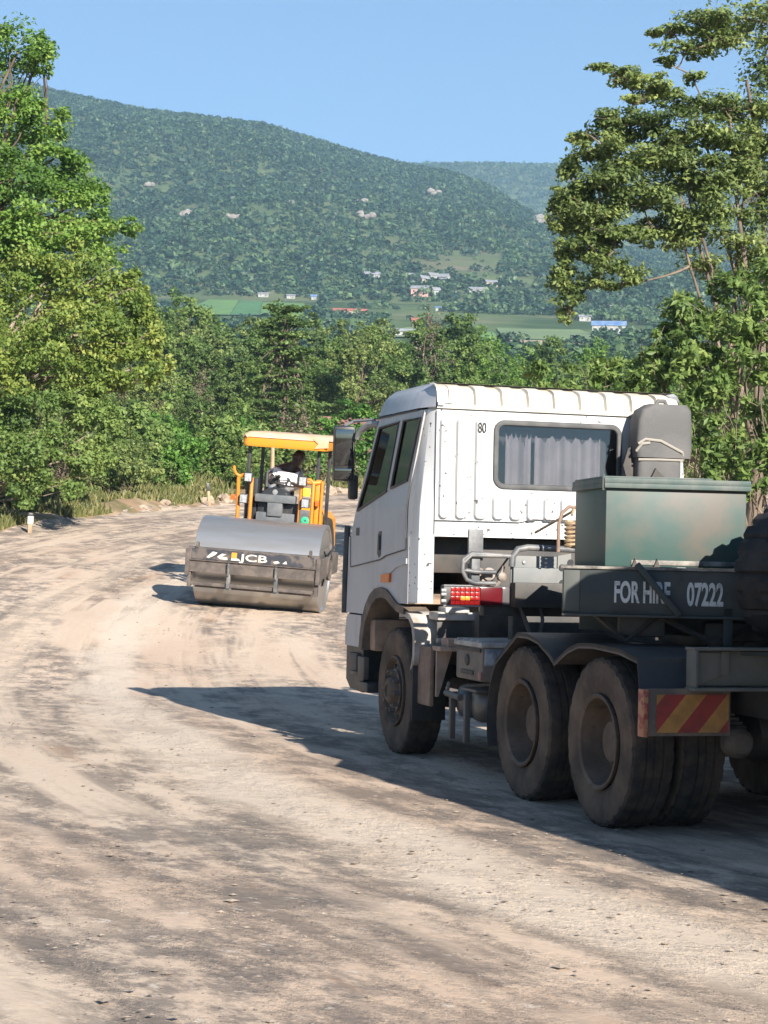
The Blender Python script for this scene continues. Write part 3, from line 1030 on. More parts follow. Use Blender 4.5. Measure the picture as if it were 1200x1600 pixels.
xx, yy = xx[keep], yy[keep]
zz = G(xx, yy)
s = 1.3 + 3.6 * r_.random(len(xx)) ** 2.4
s = np.where(yy > 1860, s * .8 + .6, s)
far_scrub('hillside_scrub', 'dense dark green bushes covering the long hill', np.stack([xx, yy, zz], 1), s, 20, 22, M['leaf_far'])
n = 26000
tt = (-.3 + .6 * r_.random(n)); yy = 2350 + 1000 * r_.random(n); xx = tt * yy
zz = G(xx, yy)
far_scrub('ridge_scrub', 'dark trees along the distant ridge', np.stack([xx, yy, zz], 1), 4 + 4 * r_.random(n), 10, 23, M['leaf_far'])
n = 16500
tt = (-.32 + .64 * r_.random(n)); yy = 178 + 760 * r_.random(n); xx = tt * yy
px = 600 + 3037.6 * tt
hedge = np.abs(fbm(xx * .012, yy * .010, 3)) < .07
keep = hedge | (fbm(xx * .02 + 9, yy * .02, 3) > .06) | (yy < 300)
field = ((px > 285) & (px < 475) & (yy > 700)) | ((px > 600) & (px < 880) & (yy > 500) & (yy < 800) & (r_.random(n) < .93)) | ((px > 560) & (px < 690) & (yy > 440) & (yy < 560))
keep &= ~field
xx, yy = xx[keep], yy[keep]
zz = G(xx, yy)
far_scrub('valley_trees', 'trees and hedges scattered over the valley floor', np.stack([xx, yy, zz], 1), 1.4 + 2.6 * r_.random(len(xx)) ** 1.5, 26, 24, M['leaf_far'])

# --- fields in the valley
def field(pxs, y0, y1, m, label, nm='field'):
    nx, ny = 14, 14
    t0, t1 = [(p - 600) / 3037.6 for p in pxs[:2]]
    u0, u1 = [(p - 600) / 3037.6 for p in pxs[2:]]
    b = np.linspace(0, 1, ny)[:, None]; a = np.linspace(0, 1, nx)[None]
    Y = y0 + (y1 - y0) * b + 0 * a
    tl = t0 + (u0 - t0) * b; tr_ = t1 + (u1 - t1) * b
    X = (tl + (tr_ - tl) * a) * Y
    o = grid_mesh(nm, X, Y, m, dz=.35)
    tag(o, label, 'field', kind='structure')
M['crop_a'] = mat('crop_light', (.13, .24, .05), .9, col2=(.10, .19, .045), scale=.05)
M['crop_b'] = mat('crop_green', (.075, .19, .055), .9, col2=(.06, .15, .045), scale=.05)
M['crop_c'] = mat('crop_pale', (.17, .23, .09), .9, col2=(.13, .18, .07), scale=.05)
M['bare'] = mat('bare_soil', (.40, .31, .21), .9, col2=(.26, .24, .12), scale=.06, lo=.45, hi=.6)
field((272, 352, 318, 366), 765, 915, M['crop_a'], 'light green crop field in the valley left of centre')
field((353, 398, 367, 402), 765, 910, M['crop_b'], 'deep green crop field in the valley beside the light one')
field((399, 470, 403, 468), 765, 900, M['crop_a'], 'light green crop strip in the valley above the layered tree')
field((690, 780, 705, 765), 560, 660, M['crop_a'], 'green crop plot in the valley above the cab roof')
field((600, 700, 630, 710), 590, 690, M['crop_c'], 'pale green plot in the valley above the woods')
field((780, 960, 770, 900), 606, 720, M['crop_c'], 'olive meadow in the valley near the blue roofed building')
field((775, 905, 790, 890), 535, 600, M['bare'], 'bare tan soil strip in the valley left of the tree')
# ------------------------------------------------------------------ far buildings
M['wall_white'] = mat('wall_white', (.44, .42, .39), .8, col2=(.30, .28, .25), scale=.6)
M['wall_cream'] = mat('wall_cream', (.42, .34, .25), .8, col2=(.45, .34, .24), scale=.6)
M['wall_pink'] = mat('wall_pink', (.58, .33, .27), .8, col2=(.46, .27, .22), scale=.6)
M['roof_iron'] = mat('roof_iron', (.33, .34, .36), .5, col2=(.24, .22, .21), scale=.5)
M['roof_red'] = mat('roof_red', (.42, .13, .09), .7, col2=(.30, .10, .07), scale=.5)
M['roof_blue'] = mat('roof_blue', (.09, .18, .38), .5, col2=(.24, .32, .45), scale=.35)
M['roof_rust'] = mat('roof_rust', (.26, .12, .09), .8, col2=(.17, .085, .07), scale=2.0, col3=(.34, .22, .18), scale3=1.2)
M['dark_window'] = mat('dark_window', (.03, .035, .04), .2)
def y_at(px, py, lo=150, hi=1800):
    ys_ = np.arange(lo, hi, 2.0)
    xs_ = (px - 600) / 3037.6 * ys_
    p = hz(px) - (G(xs_, ys_) - 1.68) / ys_ * 3037.6
    return float(ys_[int(np.argmin(np.abs(p - py)))])
def house(px, py, wpx, hpx, wall, roof, label, rz=0.0, deep=.8, name='house', cat='house', yr=(560, 1500), nwin=2, pitch=.32):
    Y = y_at(px, py, *yr)
    k = Y / 3037.6
    W, H = wpx * k, hpx * k
    D = W * deep
    x = (px - 600) * k
    o = thing(name, label, cat, (x, Y, gz(x, Y) - .4), rz, 'houses of the valley')
    hw_, hd = W / 2, D / 2
    wh = H * (1 - pitch) + .4
    b = MB().box((-hw_, -hd, -1.5), (hw_, hd, wh))
    b.prism([(-hd, wh), (hd, wh), (0, wh + H * pitch)], 0, -hw_, hw_)
    b.build('wall', M[wall], o)
    e = .35
    t = .14
    sl = H * pitch / hd
    r = MB().prism([(-hd - e, wh - e * sl + .05), (0, wh + H * pitch + .05), (hd + e, wh - e * sl + .05), (hd + e, wh - e * sl + .05 + t), (0, wh + H * pitch + .05 + t), (-hd - e, wh - e * sl + .05 + t)], 0, -hw_ - e, hw_ + e)
    r.build('roof', M[roof], o)
    for i in range(nwin):
        u = -hw_ + W * (i + .5) / nwin
        MB().box((u - W * .045, -hd - .05, wh * .48), (u + W * .045, -hd + .05, wh * .72)).build('window', M['dark_window'], o)
    MB().box((W * .20, -hd - .06, 0.2), (W * .27, -hd + .04, wh * .60)).build('door', M['dark_window'], o)
    return o
HS = [
 (573, 436, 24, 13, 'wall_white', 'roof_iron', 'white house with a pale iron roof left of the hillside village', .1, .6, 3),
 (634, 434, 13, 9, 'wall_white', 'roof_iron', 'small white house at the upper left corner of the village', 0, .8, 2),
 (655, 444, 14, 15, 'wall_cream', 'roof_iron', 'tall cream house in the middle of the village', .5, .9, 2),
 (649, 460, 27, 15, 'wall_pink', 'roof_iron', 'wide pinkish house at the lower left of the village', -.1, .7, 3),
 (669, 439, 16, 14, 'wall_white', 'roof_iron', 'white gabled house at the top of the village', .4, .9, 2),
 (687, 441, 14, 15, 'wall_white', 'roof_iron', 'white house at the upper right corner of the village', -.4, .9, 2),
 (674, 461, 11, 13, 'wall_white', 'roof_iron', 'narrow white house at the lower right of the village', .3, .9, 1),
 (738, 457, 24, 10, 'wall_white', 'roof_iron', 'long low white house right of the village', .0, .6, 3),
 (760, 447, 18, 11, 'wall_cream', 'roof_iron', 'cream house standing above the long low white house', .2, .8, 2),
 (700, 462, 10, 7, 'wall_cream', 'roof_iron', 'tiny cream hut between the village and the long low white house', .0, .8, 1),
 (447, 464, 13, 6, 'wall_white', 'roof_iron', 'tiny white house behind the right end of the crop fields', .0, .8, 1),
 (404, 462, 16, 6, 'wall_white', 'roof_iron', 'low white house behind the crop fields', .0, .6, 2),
 (483, 468, 8, 8, 'wall_white', 'roof_blue', 'tiny house with a bright blue roof right of the crop fields', .0, .9, 1),
 (540, 492, 52, 11, 'wall_cream', 'roof_red', 'long low building with a brownish red roof left of centre in the valley', .05, .3, 5),
 (647, 508, 20, 12, 'wall_pink', 'roof_red', 'pink house with a red roof showing above the woods', .1, .8, 2),
 (622, 524, 40, 11, 'wall_white', 'roof_iron', 'long white building just above the woods left of the pink house', -.05, .4, 4),
 (683, 484, 18, 6, 'wall_white', 'roof_blue', 'small white house with a blue roof in the middle of the valley', .0, .6, 2),
 (790, 486, 20, 6, 'wall_cream', 'roof_rust', 'small brown house at the back of the meadow', .0, .6, 2),
 (946, 524, 52, 23, 'wall_white', 'roof_blue', 'large building with a blue roof left of the right hand tree', -.12, .6, 6),
 (908, 500, 18, 9, 'wall_white', 'roof_iron', 'white shed left of the large blue roofed building', .0, .7, 2),
 (1030, 438, 18, 8, 'wall_white', 'roof_iron', 'white house on the slope seen through the right hand tree', .0, .7, 2),
 (962, 482, 30, 6, 'wall_cream', 'roof_iron', 'low cream building behind the large blue roofed building', .0, .5, 3)]
for (px, py, wp, hp, wl, rf, lb, rz, dp, nw) in HS:
    yr = (420, 1500)
    house(px, py, wp, hp, wl, rf, lb, rz, dp, yr=yr, nwin=nw, pitch=.5 if wp == 62 else .34)
# pale rock outcrops on the hill
M['rock_pale'] = mat('rock_pale', (.36, .31, .26), .9, col2=(.24, .20, .17), scale=.25, bump=.5, bscale=1)
def outcrop(px, py, wpx, label, seed):
    r = np.random.default_rng(seed)
    Y = y_at(px, py, 950, 1890)
    k = Y / 3037.6
    x = (px - 600) * k
    bm = bmesh.new()
    for j in range(5):
        s = wpx * k * (.16 + .16 * r.random())
        q = bmesh.ops.create_icosphere(bm, subdivisions=2, radius=1)
        ox, oz, oy = (r.random() - .5) * wpx * k * .8, (r.random() - .3) * s, (r.random() - .5) * s
        for v in q['verts']:
            n_ = .8 + .3 * r.random()
            v.co = Vector((v.co.x * s * n_ + ox, v.co.y * s * n_ * .7 + oy - 1.5, v.co.z * s * .8 * n_ + oz + 1.5))
    me = bpy.data.meshes.new('rock_outcrop')
    bm.to_mesh(me); bm.free()
    me.materials.append(M['rock_pale'])
    o = bpy.data.objects.new('rock_outcrop', me)
    COL.objects.link(o)
    o.location = (x, Y, gz(x, Y))
    tag(o, label, 'rock', 'pale rocks on the hillside')
for i, a in enumerate(((222, 290, 16, 'pinkish bare rock high on the hill at the far left'), (284, 337, 26, 'pale grey rocks on the lower hill above the left edge of the fields'), (352, 343, 24, 'broken line of pale rocks left of the hill centre'),
                       (552, 318, 22, 'tan rock scar at the centre of the hill'), (562, 340, 26, 'tan bare rock just below the central rock scar'), (442, 318, 14, 'small brown rock left of the central rock scar'),
                       (672, 304, 24, 'reddish rock near the hill top on the right'), (835, 347, 34, 'long tan bare bank at the right flank beside the tree'))):
    outcrop(*a, seed=i + 50)

# rusty roofed hut among the trees behind the roller
x, y = (546 - 600) / 3037.6 * 94, 94.0
o = thing('hut', 'low hut with a rusty iron roof behind the roller canopy', 'hut', (x, y, gz(x, y)), .15)
zt = top_h(546, 657, y, x)
MB().box((-1.3, -.8, -.3), (1.3, .8, zt - .35)).build('wall', mat('mud_wall', (.20, .12, .08), .9, col2=(.12, .08, .06), scale=2), o)
MB().prism([(-1.25, zt - .55), (0, zt + .12), (1.25, zt - .55), (1.25, zt - .5), (0, zt + .18), (-1.25, zt - .5)], 0, -1.7, 1.7).build('roof', M['roof_rust'], o)
MB().box((-.25, -.83, -.1), (.25, -.79, zt * .6)).build('door', M['dark_window'], o)
for (px, Y, h_) in ((520, 84, 1.5), (548, 85, 1.7), (575, 84, 1.6), (600, 86, 1.9), (500, 86, 1.7), (560, 88, 1.9), (530, 89, 1.8)):
    plant(['b3', 'b1', 'b2'][px % 3], (px - 600) / 3037.6 * Y, Y, h_)
x, y = (423 - 600) / 3037.6 * 70, 70.0
zt = top_h(423, 692, y, x)
MBp = MB().tube([(x, y, gz(x, y) - .2), (x + .02, y, gz(x, y) + zt * .5), (x + .01, y, gz(x, y) + zt)], [.085, .08, .07], 8)
o = MBp.build('wooden_post', M['stake_wood'] if 'stake_wood' in M else M['wood'])
tag(o, 'pale wooden post in the scrub seen under the roller canopy', 'post')
# ------------------------------------------------------------------ vehicle materials
M['white'] = mat('white_paint', (.44, .44, .45), .42, streak=((.30, .26, .21), (9, 9, .7), .54, .75, .5), col2=(.38, .375, .37), scale=2.2, lo=.45, hi=.7, col3=(.45, .40, .34), scale3=9, lo3=.70, hi3=.80)
M['white_speck'] = mat('white_paint_chipped', (.50, .50, .495), .42, col2=(.07, .06, .055), scale=22, detail=1.2, lo=.69, hi=.71, col3=(.43, .42, .40), scale3=1.3, streak=((.34, .29, .23), (16, 16, .9), .52, .74, .55))
M['cream'] = mat('sun_yellowed_paint', (.56, .52, .44), .45, col2=(.44, .36, .25), scale=3.2, lo=.5, hi=.75)
M['grime'] = mat('road_dust_plastic', (.10, .08, .065), .8, col2=(.20, .15, .11), scale=4)
M['mud'] = mat('dried_mud', (.36, .25, .17), .95, col2=(.22, .15, .11), scale=6, bump=.5, bscale=25)
M['brown'] = mat('dusty_brown_metal', (.20, .13, .09), .8, col2=(.30, .21, .15), scale=5)
M['chassis'] = mat('chassis_black', (.020, .019, .018), .6, col2=(.06, .048, .038), scale=3.5)
M['mudguard'] = mat('mudguard_plastic', (.045, .041, .038), .6, col2=(.11, .088, .07), scale=2.6)
M['rubber'] = mat('tyre_rubber', (.026, .024, .023), .85, col2=(.085, .062, .045), scale=6, lo=.36, hi=.65, bump=.3, bscale=60, spec=.25)
M['tyre_wall'] = mat('tyre_sidewall_dust', (.080, .060, .047), .9, col2=(.16, .115, .082), scale=4, lo=.38, hi=.65, spec=.2)
M['rim'] = mat('dusty_rim', (.095, .066, .045), .8, col2=(.16, .11, .075), scale=5, col3=(.06, .045, .035), scale3=8, lo3=.55, hi3=.7)
M['rim_dark'] = mat('hub_steel', (.10, .085, .075), .65, 0.2, col2=(.22, .17, .13), scale=9)
M['grey_steel'] = mat('grey_bracket_steel', (.085, .09, .095), .55, .2, col2=(.20, .19, .18), scale=5)
M['zinc'] = mat('pale_steel', (.26, .27, .28), .5, .3, col2=(.30, .29, .28), scale=6)
M['glass'] = glassmat('window_glass', (.30, .34, .34), .05)
M['glass_rear'] = glassmat('rear_window_glass', (.66, .65, .66), .03)
M['mirror'] = mat('mirror_glass', (.13, .14, .15), .05, 1.0)
M['seal'] = mat('rubber_seal', (.055, .055, .055), .7, col2=(.10, .095, .09), scale=6)
M['orange_lens'] = mat('orange_lens', (.62, .14, .02), .2, col2=(.5, .1, .015), scale=20)
M['interior'] = mat('cab_trim', (.035, .035, .038), .8)
M['curtain'] = mat('curtain_cloth', (.72, .69, .71), .95, col2=(.60, .58, .60), scale=5)
M['paint_grey'] = mat('painted_letters', (.60, .60, .57), .8, col2=(.34, .34, .31), scale=22, lo=.5, hi=.68)
M['ink'] = mat('black_stencil', (.02, .02, .02), .7)

# ------------------------------------------------------------------ the tractor unit
TX, TY, TH = 2.5577, 12.6942, 0.2974
truck = thing('truck', 'white tractor unit with a sleeper cab standing on the dirt road', 'truck', (TX, TY, 0), TH)
def hw(w): return float(np.interp(w, [.3, 1.28, 1.85, 2.1, 2.88, 2.93, 3.05, 3.12], [1.24, 1.245, 1.245, 1.24, 1.17, 1.165, 1.13, 1.07]))
def fv(w): return float(np.interp(w, [1.0, 1.62, 1.9, 2.07, 2.82, 2.92, 3.05, 3.10, 3.13], [5.80, 5.74, 5.70, 5.57, 5.16, 5.20, 5.20, 5.16, 5.05]))
def plan(w, rear=True, dv=0.0):
    h, f = hw(w), fv(w)
    L = [(-1.095, 3.735 + dv, w), (-h + .038, 3.80 + dv, w), (-h, 3.99 + dv, w), (-h, f - .1, w), (-h + .03, f, w), (-h + .14, f + .09, w), (-.65, f + .16, w), (0, f + .18, w)]
    return L + [(-a, b, c) for a, b, c in L[-2::-1]]
def side_u(w, off=0.0): return -hw(w) - off

cabm = MB()
_r = [plan(q) for q in (1.85, 2.1, 2.88, 2.90)]
_n = len(_r[0])
cabm.add([p for r in _r for p in r], [(i * _n + j, i * _n + j + 1, (i + 1) * _n + j + 1, (i + 1) * _n + j) for i in range(3) for j in range(_n - 1) if not (i < 2 and j in (2, _n - 4))])
# underside of the sleeper and upper body floor
cabm.add([(-1.095, 3.74, 1.852), (1.095, 3.74, 1.852), (1.23, 5.6, 1.852), (-1.23, 5.6, 1.852)], [(0, 1, 2, 3)])
# front wall below the windscreen
cabm.loft([[(a, b, c) for a, b, c in plan(q)[4:-4]] for q in (1.10, 1.5, 1.85)], closed=False)
for s in (-1, 1):
    arch = [(5.74, 1.85), (5.78, 1.16), (5.22, 1.16), (5.16, 1.24), (5.05, 1.32), (4.9, 1.385), (4.72, 1.41), (4.52, 1.395), (4.34, 1.335), (4.2, 1.285), (3.95, 1.29), (3.95, 1.85)]
    MB().prism(arch, 0, s * 1.245, s * 1.18).build('side_panel', M['white'], truck, 28)
    # chamfered rear corner running down behind the wheel arch
    cabm.prism([(s * 1.095, 3.735), (s * 1.207, 3.80), (s * 1.245, 3.96), (s * 1.20, 3.97), (s * 1.17, 3.84), (s * 1.075, 3.79)], 2, 1.30, 1.85)
cab = cabm.build('cab', M['white_speck'], truck, 28)

# rear wall with pressed ribs and a real window opening
def rrect(u, w_, u0, u1, w0, w1, r):
    cx, cw = (u0 + u1) / 2, (w0 + w1) / 2
    qx = np.abs(u - cx) - ((u1 - u0) / 2 - r); qw = np.abs(w_ - cw) - ((w1 - w0) / 2 - r)
    return np.hypot(np.maximum(qx, 0), np.maximum(qw, 0)) + np.minimum(np.maximum(qx, qw), 0) - r
du = np.linspace(-1.096, 1.096, 620); dw = np.linspace(1.85, 2.90, 270)
U_, W_ = np.meshgrid(du, dw)
dep = np.zeros_like(U_)
ribs = []
for s in (-1, 1):
    for a, b in ((1.065, .985), (.92, .83), (.755, .655)):
        u0, u1 = sorted((s * a, s * b))
        ribs.append((u0, u1, 2.0, 2.825))
for i in range(8):
    u0 = -.595 + i * .152
    ribs.append((u0, u0 + .098, 2.0, 2.195))
for (u0, u1, w0, w1) in ribs:
    dep = np.maximum(dep, sm(.008, -.008, rrect(U_, W_, u0, u1, w0, w1, .035)))
crease = np.where(W_ < 1.985 + .028 * sm(-.36, -.22, U_) * sm(.36, .22, U_), 1.0, 0)
V_ = 3.735 - dep * .034 + crease * .030 + np.where(W_ < 1.925, -.016, 0)
win = rrect(U_, W_, -.565, .53, 2.285, 2.80, .07)
idx = np.arange(U_.size).reshape(U_.shape)
f = np.stack([idx[:-1, :-1], idx[:-1, 1:], idx[1:, 1:], idx[1:, :-1]], -1).reshape(-1, 4)
wc = (win[:-1, :-1] + win[1:, 1:]) / 2
f = f[(wc > -.002).ravel()]
np_mesh('rear_wall', np.stack([U_.ravel(), V_.ravel(), W_.ravel()], 1), f, M['white_speck'], cab, smooth=False)
def rr_path(u0, u1, w0, w1, r, v, n=6):
    P = []
    for cx, cw, a0 in ((u1 - r, w1 - r, 0), (u0 + r, w1 - r, 90), (u0 + r, w0 + r, 180), (u1 - r, w0 + r, 270)):
        for i in range(n + 1):
            a = R_(a0 + 90 * i / n)
            P.append((cx + r * math.cos(a), v, cw + r * math.sin(a)))
    return P
def ring(mb, P, r, n=8):
    k = len(P)
    vs, fs = [], []
    for i in range(k):
        t = (Vector(P[(i + 1) % k]) - Vector(P[i - 1])).normalized()
        a = t.cross(Vector((0, 1, 0))).normalized(); b = Vector((0, 1, 0))
        for j in range(n):
            q = 2 * math.pi * j / n
            vs.append(Vector(P[i]) + (a * math.cos(q) * r + b * math.sin(q) * r * .7))
    for i in range(k):
        for j in range(n):
            fs.append((i * n + j, i * n + (j + 1) % n, ((i + 1) % k) * n + (j + 1) % n, ((i + 1) % k) * n + j))
    mb.add(vs, fs)
rw = MB()
P = rr_path(-.565, .53, 2.285, 2.80, .07, 3.742)
rw.add([p for p in P] + [(a, b + .005, c) for a, b, c in P], [tuple(range(len(P))), tuple(range(len(P), 2 * len(P)))])
rear_window = rw.build('rear_window', M['glass_rear'], truck)
sb = MB(); ring(sb, rr_path(-.572, .537, 2.278, 2.807, .075, 3.732), .024)
sb.build('seal', M['seal'], rear_window)
# curtain behind the rear window
cm = MB()
for (u0, u1, wt) in ((-.47, -.235, 2.70), (-.205, .40, 2.69)):
    n = 60
    rows = []
    for w_ in (2.20, 2.45, 2.62, 2.68, None):
        row = []
        for i in range(n):
            t = i / (n - 1)
            u = u0 + (u1 - u0) * t
            top = wt + .022 * math.sin(i * .55) + .012 * math.sin(i * 1.3) - (.06 if (.62 < t < .72 and u0 < -.3) else 0)
            row.append((u, 3.80 + .014 * math.sin(u * 68) + .012 * math.sin(u * 31 + 1), top if w_ is None else min(w_, top)))
        rows.append(row)
    cm.loft(rows, closed=False)
cm.build('curtain', M['curtain'], truck, 80, recalc=False)

lin = MB().box((-1.06, 3.90, 1.87), (1.06, 3.92, 2.86)).box((-1.12, 3.93, 2.83), (1.12, 5.05, 2.86))  # headliner, and a panel added behind the curtain to dim the cab window
lin.build('headliner_and_dim_panel', mat('headliner_dim_grey', (.22, .22, .22), .9), truck)
# roof: high cap with a ribbed rear lip
rf = MB()
rings = []
for w_, dv in ((2.915, -.012), (3.0, .0), (3.06, .02), (3.10, .06), (3.13, .14)):
    L = plan(w_)
    sh = {2.915: 0.012, 3.0: 0.005}.get(w_, 0)
    rings.append([(a * (1 + sh) if abs(a) > .9 else a, b + dv if b < 4.2 else b, c) for a, b, c in L])
rf.loft(rings, closed=False)
top = rings[-1]
rf.add(top + [(0, 4.5, 3.16)], [(i, i + 1, len(top)) for i in range(len(top) - 1)] + [(len(top) - 1, 0, len(top))])
rf.mi = 1
# ribbed lip
n = 520
uu = np.linspace(-1.10, 1.097, n)
ph = ((uu + 1.0) / .234) % 1.0
b_ = sm(.0, .025, ph) * sm(.56, .535, ph)
b_ = np.where(uu < -1.0, 1.0, b_)
rows = []
for w_, v0, k in ((2.905, 3.715, 0), (2.935, 3.712, 0), (2.95, 3.712, .6), (2.96, 3.713, 1), (3.04, 3.73, 1), (3.075, 3.75, 1), (3.095, 3.79, 1), (3.112, 3.86, .8), (3.13, 3.96, 0)):
    rows.append([(float(uu[i]), v0 + .045 * k * (1 - float(b_[i])), w_ - .012 * k * (1 - float(b_[i]))) for i in range(n)])
rf.loft(rows, closed=False)
rf.mi = 0
roof = rf.build('roof', [M['white'], M['cream']], truck, 28)
gl = MB()
gl.tube([(-1.155, 3.78, 2.905), (-1.09, 3.725, 2.905), (1.09, 3.725, 2.905)], .006, 6)
gl.tube([(-1.172, 3.98, 2.902), (-1.172, 5.2, 2.902)], .008, 6)
gl.tube([(-1.098, 3.733, 2.88), (-1.098, 3.733, 1.87)], .004, 6)
gl.build('gutter_seam', M['seal'], cab)
hb = MB().box((-1.10, 3.69, 2.925), (-1.045, 3.72, 2.955), .006).box((-1.06, 3.70, 2.945), (-.97, 3.72, 2.962), .004)
hb.build('roof_clip', M['white'], roof)
lettering('80', .085, M['ink'], 'cab_number', cab, Matrix(((1, 0, 0, -.748), (0, 0, -1, 3.696), (0, 1, 0, 2.715), (0, 0, 0, 1))) @ Matrix.Diagonal((1, 1, 1, 1)), .010, .62)
# doors: panel slightly proud of the side wall, with real glass
def side_panel(mb, poly, off, thick, s):
    # poly in (v, w); built as an outer and an inner skin
    o = [(s * (hw(w_) + off), v, w_) for v, w_ in poly]
    i = [(s * (hw(w_) + off - thick), v, w_) for v, w_ in poly]
    n = len(o)
    mb.add(o + i, [tuple(range(n)), tuple(range(n, 2 * n))[::-1]] + [(k, (k + 1) % n, n + (k + 1) % n, n + k) for k in range(n)])
wf = [(5.455, 2.085), (5.24, 2.39), (5.03, 2.81), (4.46, 2.83), (4.62, 2.24)]
wb = [(4.50, 2.262), (4.335, 2.832), (3.885, 2.83), (4.06, 2.315)]
for s in (-1, 1):
    d = MB()
    lowr = [(5.64, 1.58), (4.72, 1.655), (4.56, 1.69), (4.02, 1.745), (4.02, 1.85), (5.66, 1.85)]
    side_panel(d, lowr, .007, .02, s)
    side_panel(d, [(5.66, 1.85), (4.02, 1.85), (4.02, 2.1), (5.52, 2.1)], .007, .02, s)
    # around the windows
    side_panel(d, [(5.52, 2.1), (5.445, 2.1), (4.62, 2.24), (4.50, 2.262), (4.06, 2.315), (4.02, 2.1)], .007, .02, s)
    side_panel(d, [(4.06, 2.315), (4.02, 2.1), (3.99, 2.3), (3.83, 2.883), (3.885, 2.83)], .007, .02, s)
    side_panel(d, [(5.03, 2.81), (4.46, 2.83), (4.335, 2.832), (3.885, 2.83), (3.83, 2.883), (5.09, 2.883)], .007, .02, s)
    side_panel(d, [(5.52, 2.1), (5.445, 2.1), (5.24, 2.39), (5.03, 2.81), (5.09, 2.883)], .007, .02, s)
    side_panel(d, [(4.62, 2.24), (4.46, 2.83), (4.335, 2.832), (4.50, 2.262)], .012, .02, s)
    door = d.build('door', M['white'], truck, 30)
    for pol in (wf, wb):
        g = MB(); side_panel(g, pol, -.004 + .008, .004, s)
        gw = g.build('window', M['glass'], door)
    sm_ = MB()
    sm_.tube([(s * (hw(w_) + .008), v, w_) for v, w_ in ((5.66, 1.86), (5.64, 1.575), (4.72, 1.65), (4.56, 1.685), (4.012, 1.74), (4.012, 2.1), (3.98, 2.3), (3.822, 2.885))], .0055, 5)
    sm_.build('door_seam', M['seal'], door)
    # frames round the panes
    fr_ = MB()
    for pol in (wf, wb):
        P = [(s * (hw(w_) + .012), v, w_) for v, w_ in pol]
        fr_.tube(P + [P[0]], .012, 6)
    fr_.build('window_seal', M['black'], door)
    hd = MB()
    side_panel(hd, [(4.81, 1.70), (4.80, 1.865), (4.76, 1.895), (4.70, 1.895), (4.71, 1.69), (4.76, 1.665)], .011, .012, s)
    hd.build('handle_recess', M['black'], door)
    hd = MB()
    hd.box((s * 1.25 - .02, 4.72, 1.73), (s * 1.25 + .02, 4.745, 1.86), .006)
    hd.build('handle', M['black'], door)
    mk = MB()
    side_panel(mk, [(4.66, 1.455), (4.655, 1.52), (4.41, 1.535), (4.42, 1.46)], .022, .03, s)
    mk.build('side_marker_lamp', M['orange_lens'], truck)
    bd = MB(); side_panel(bd, [(5.48, 1.86), (5.48, 1.93), (5.39, 1.93), (5.39, 1.86)], .012, .006, s)
    bd.build('badge', M['black'], door)
    # sculpted line above the arch
    sl_ = MB()
    side_panel(sl_, [(4.50, 1.56), (4.28, 1.635), (3.97, 1.665), (3.97, 1.62), (4.26, 1.585), (4.46, 1.52)], .014, .02, s)
    sl_.build('arch_swage', M['white'], cab)
    # wheel arch trim
    tr_ = MB()
    O = [(5.31, .84), (5.275, 1.0), (5.22, 1.13), (5.13, 1.245), (5.0, 1.34), (4.85, 1.395), (4.68, 1.412), (4.5, 1.392), (4.34, 1.335), (4.2, 1.283), (4.0, 1.262)]
    I = [(5.23, .84), (5.19, 1.0), (5.13, 1.10), (5.04, 1.19), (4.93, 1.265), (4.81, 1.31), (4.67, 1.325), (4.52, 1.31), (4.38, 1.262), (4.22, 1.215), (4.02, 1.20)]
    vs = [(s * 1.262, a, b) for a, b in O] + [(s * 1.255, a, b) for a, b in I] + [(s * .95, a, b) for a, b in I] + [(s * 1.20, a, b) for a, b in O]
    n = len(O)
    tr_.add(vs, [(k, k + 1, n + k + 1, n + k) for k in range(n - 1)] + [(n + k, n + k + 1, 2 * n + k + 1, 2 * n + k) for k in range(n - 1)] + [(3 * n + k, 3 * n + k + 1, k + 1, k) for k in range(n - 1)])
    tr_.build('wheel_arch_trim', M['grime'], truck, 50)
# inner wheel housing with dried mud, engine tunnel
for s in (-1, 1):
    ih = MB()
    u0, u1 = sorted((s * 1.20, s * .62))
    ih.box((u0, 5.02, .84), (u1, 5.18, 1.12), .03)
    ih.prism([(5.2, 1.16), (5.05, 1.26), (4.9, 1.33), (4.7, 1.355), (4.5, 1.34), (4.3, 1.28), (4.3, 1.32), (4.5, 1.38), (4.7, 1.395), (4.9, 1.37), (5.08, 1.29), (5.24, 1.18)], 0, u0, u1)
    ih.build('wheel_housing', M['mud'], truck, 50)
it = MB().box((-.62, 3.95, .75), (.62, 5.6, 1.848), .03).box((-1.05, 4.05, 1.55), (1.05, 4.12, 1.846), .01)
it.build('engine_cover', M['chassis'], truck)
sr = MB().box((-1.16, 3.86, 1.86), (1.16, 4.42, 2.16), .04).box((-.95, 4.5, 1.86), (-.42, 5.0, 2.12), .05).box((.42, 4.5, 1.86), (.95, 5.0, 2.12), .05)
sr.box((-.93, 4.45, 2.1), (-.44, 4.58, 2.62), .05).box((.44, 4.45, 2.1), (.93, 4.58, 2.62), .05).box((-1.15, 5.25, 1.86), (1.15, 5.62, 2.12), .05)
ins = sr.build('seats', M['interior'], truck)
stw = MB()
Pw = [(-.68 + .22 * math.cos(a), 5.12 + .12 * math.sin(a), 2.28 + .18 * math.sin(a)) for a in np.linspace(0, 2 * math.pi, 25)]
stw.tube(Pw, .014, 6, False); stw.tube([(-.68, 5.12, 2.28), (-.68, 5.32, 2.05)], .025, 8)
stw.build('steering_wheel', M['black'], truck)
pp = MB()
pp.box((-1.02, 5.02, 2.66), (-.62, 5.03, 2.80)); pp.box((-.62, 5.22, 2.2), (-.50, 5.24, 2.68)); pp.box((-.98, 5.12, 2.45), (-.70, 5.13, 2.62))
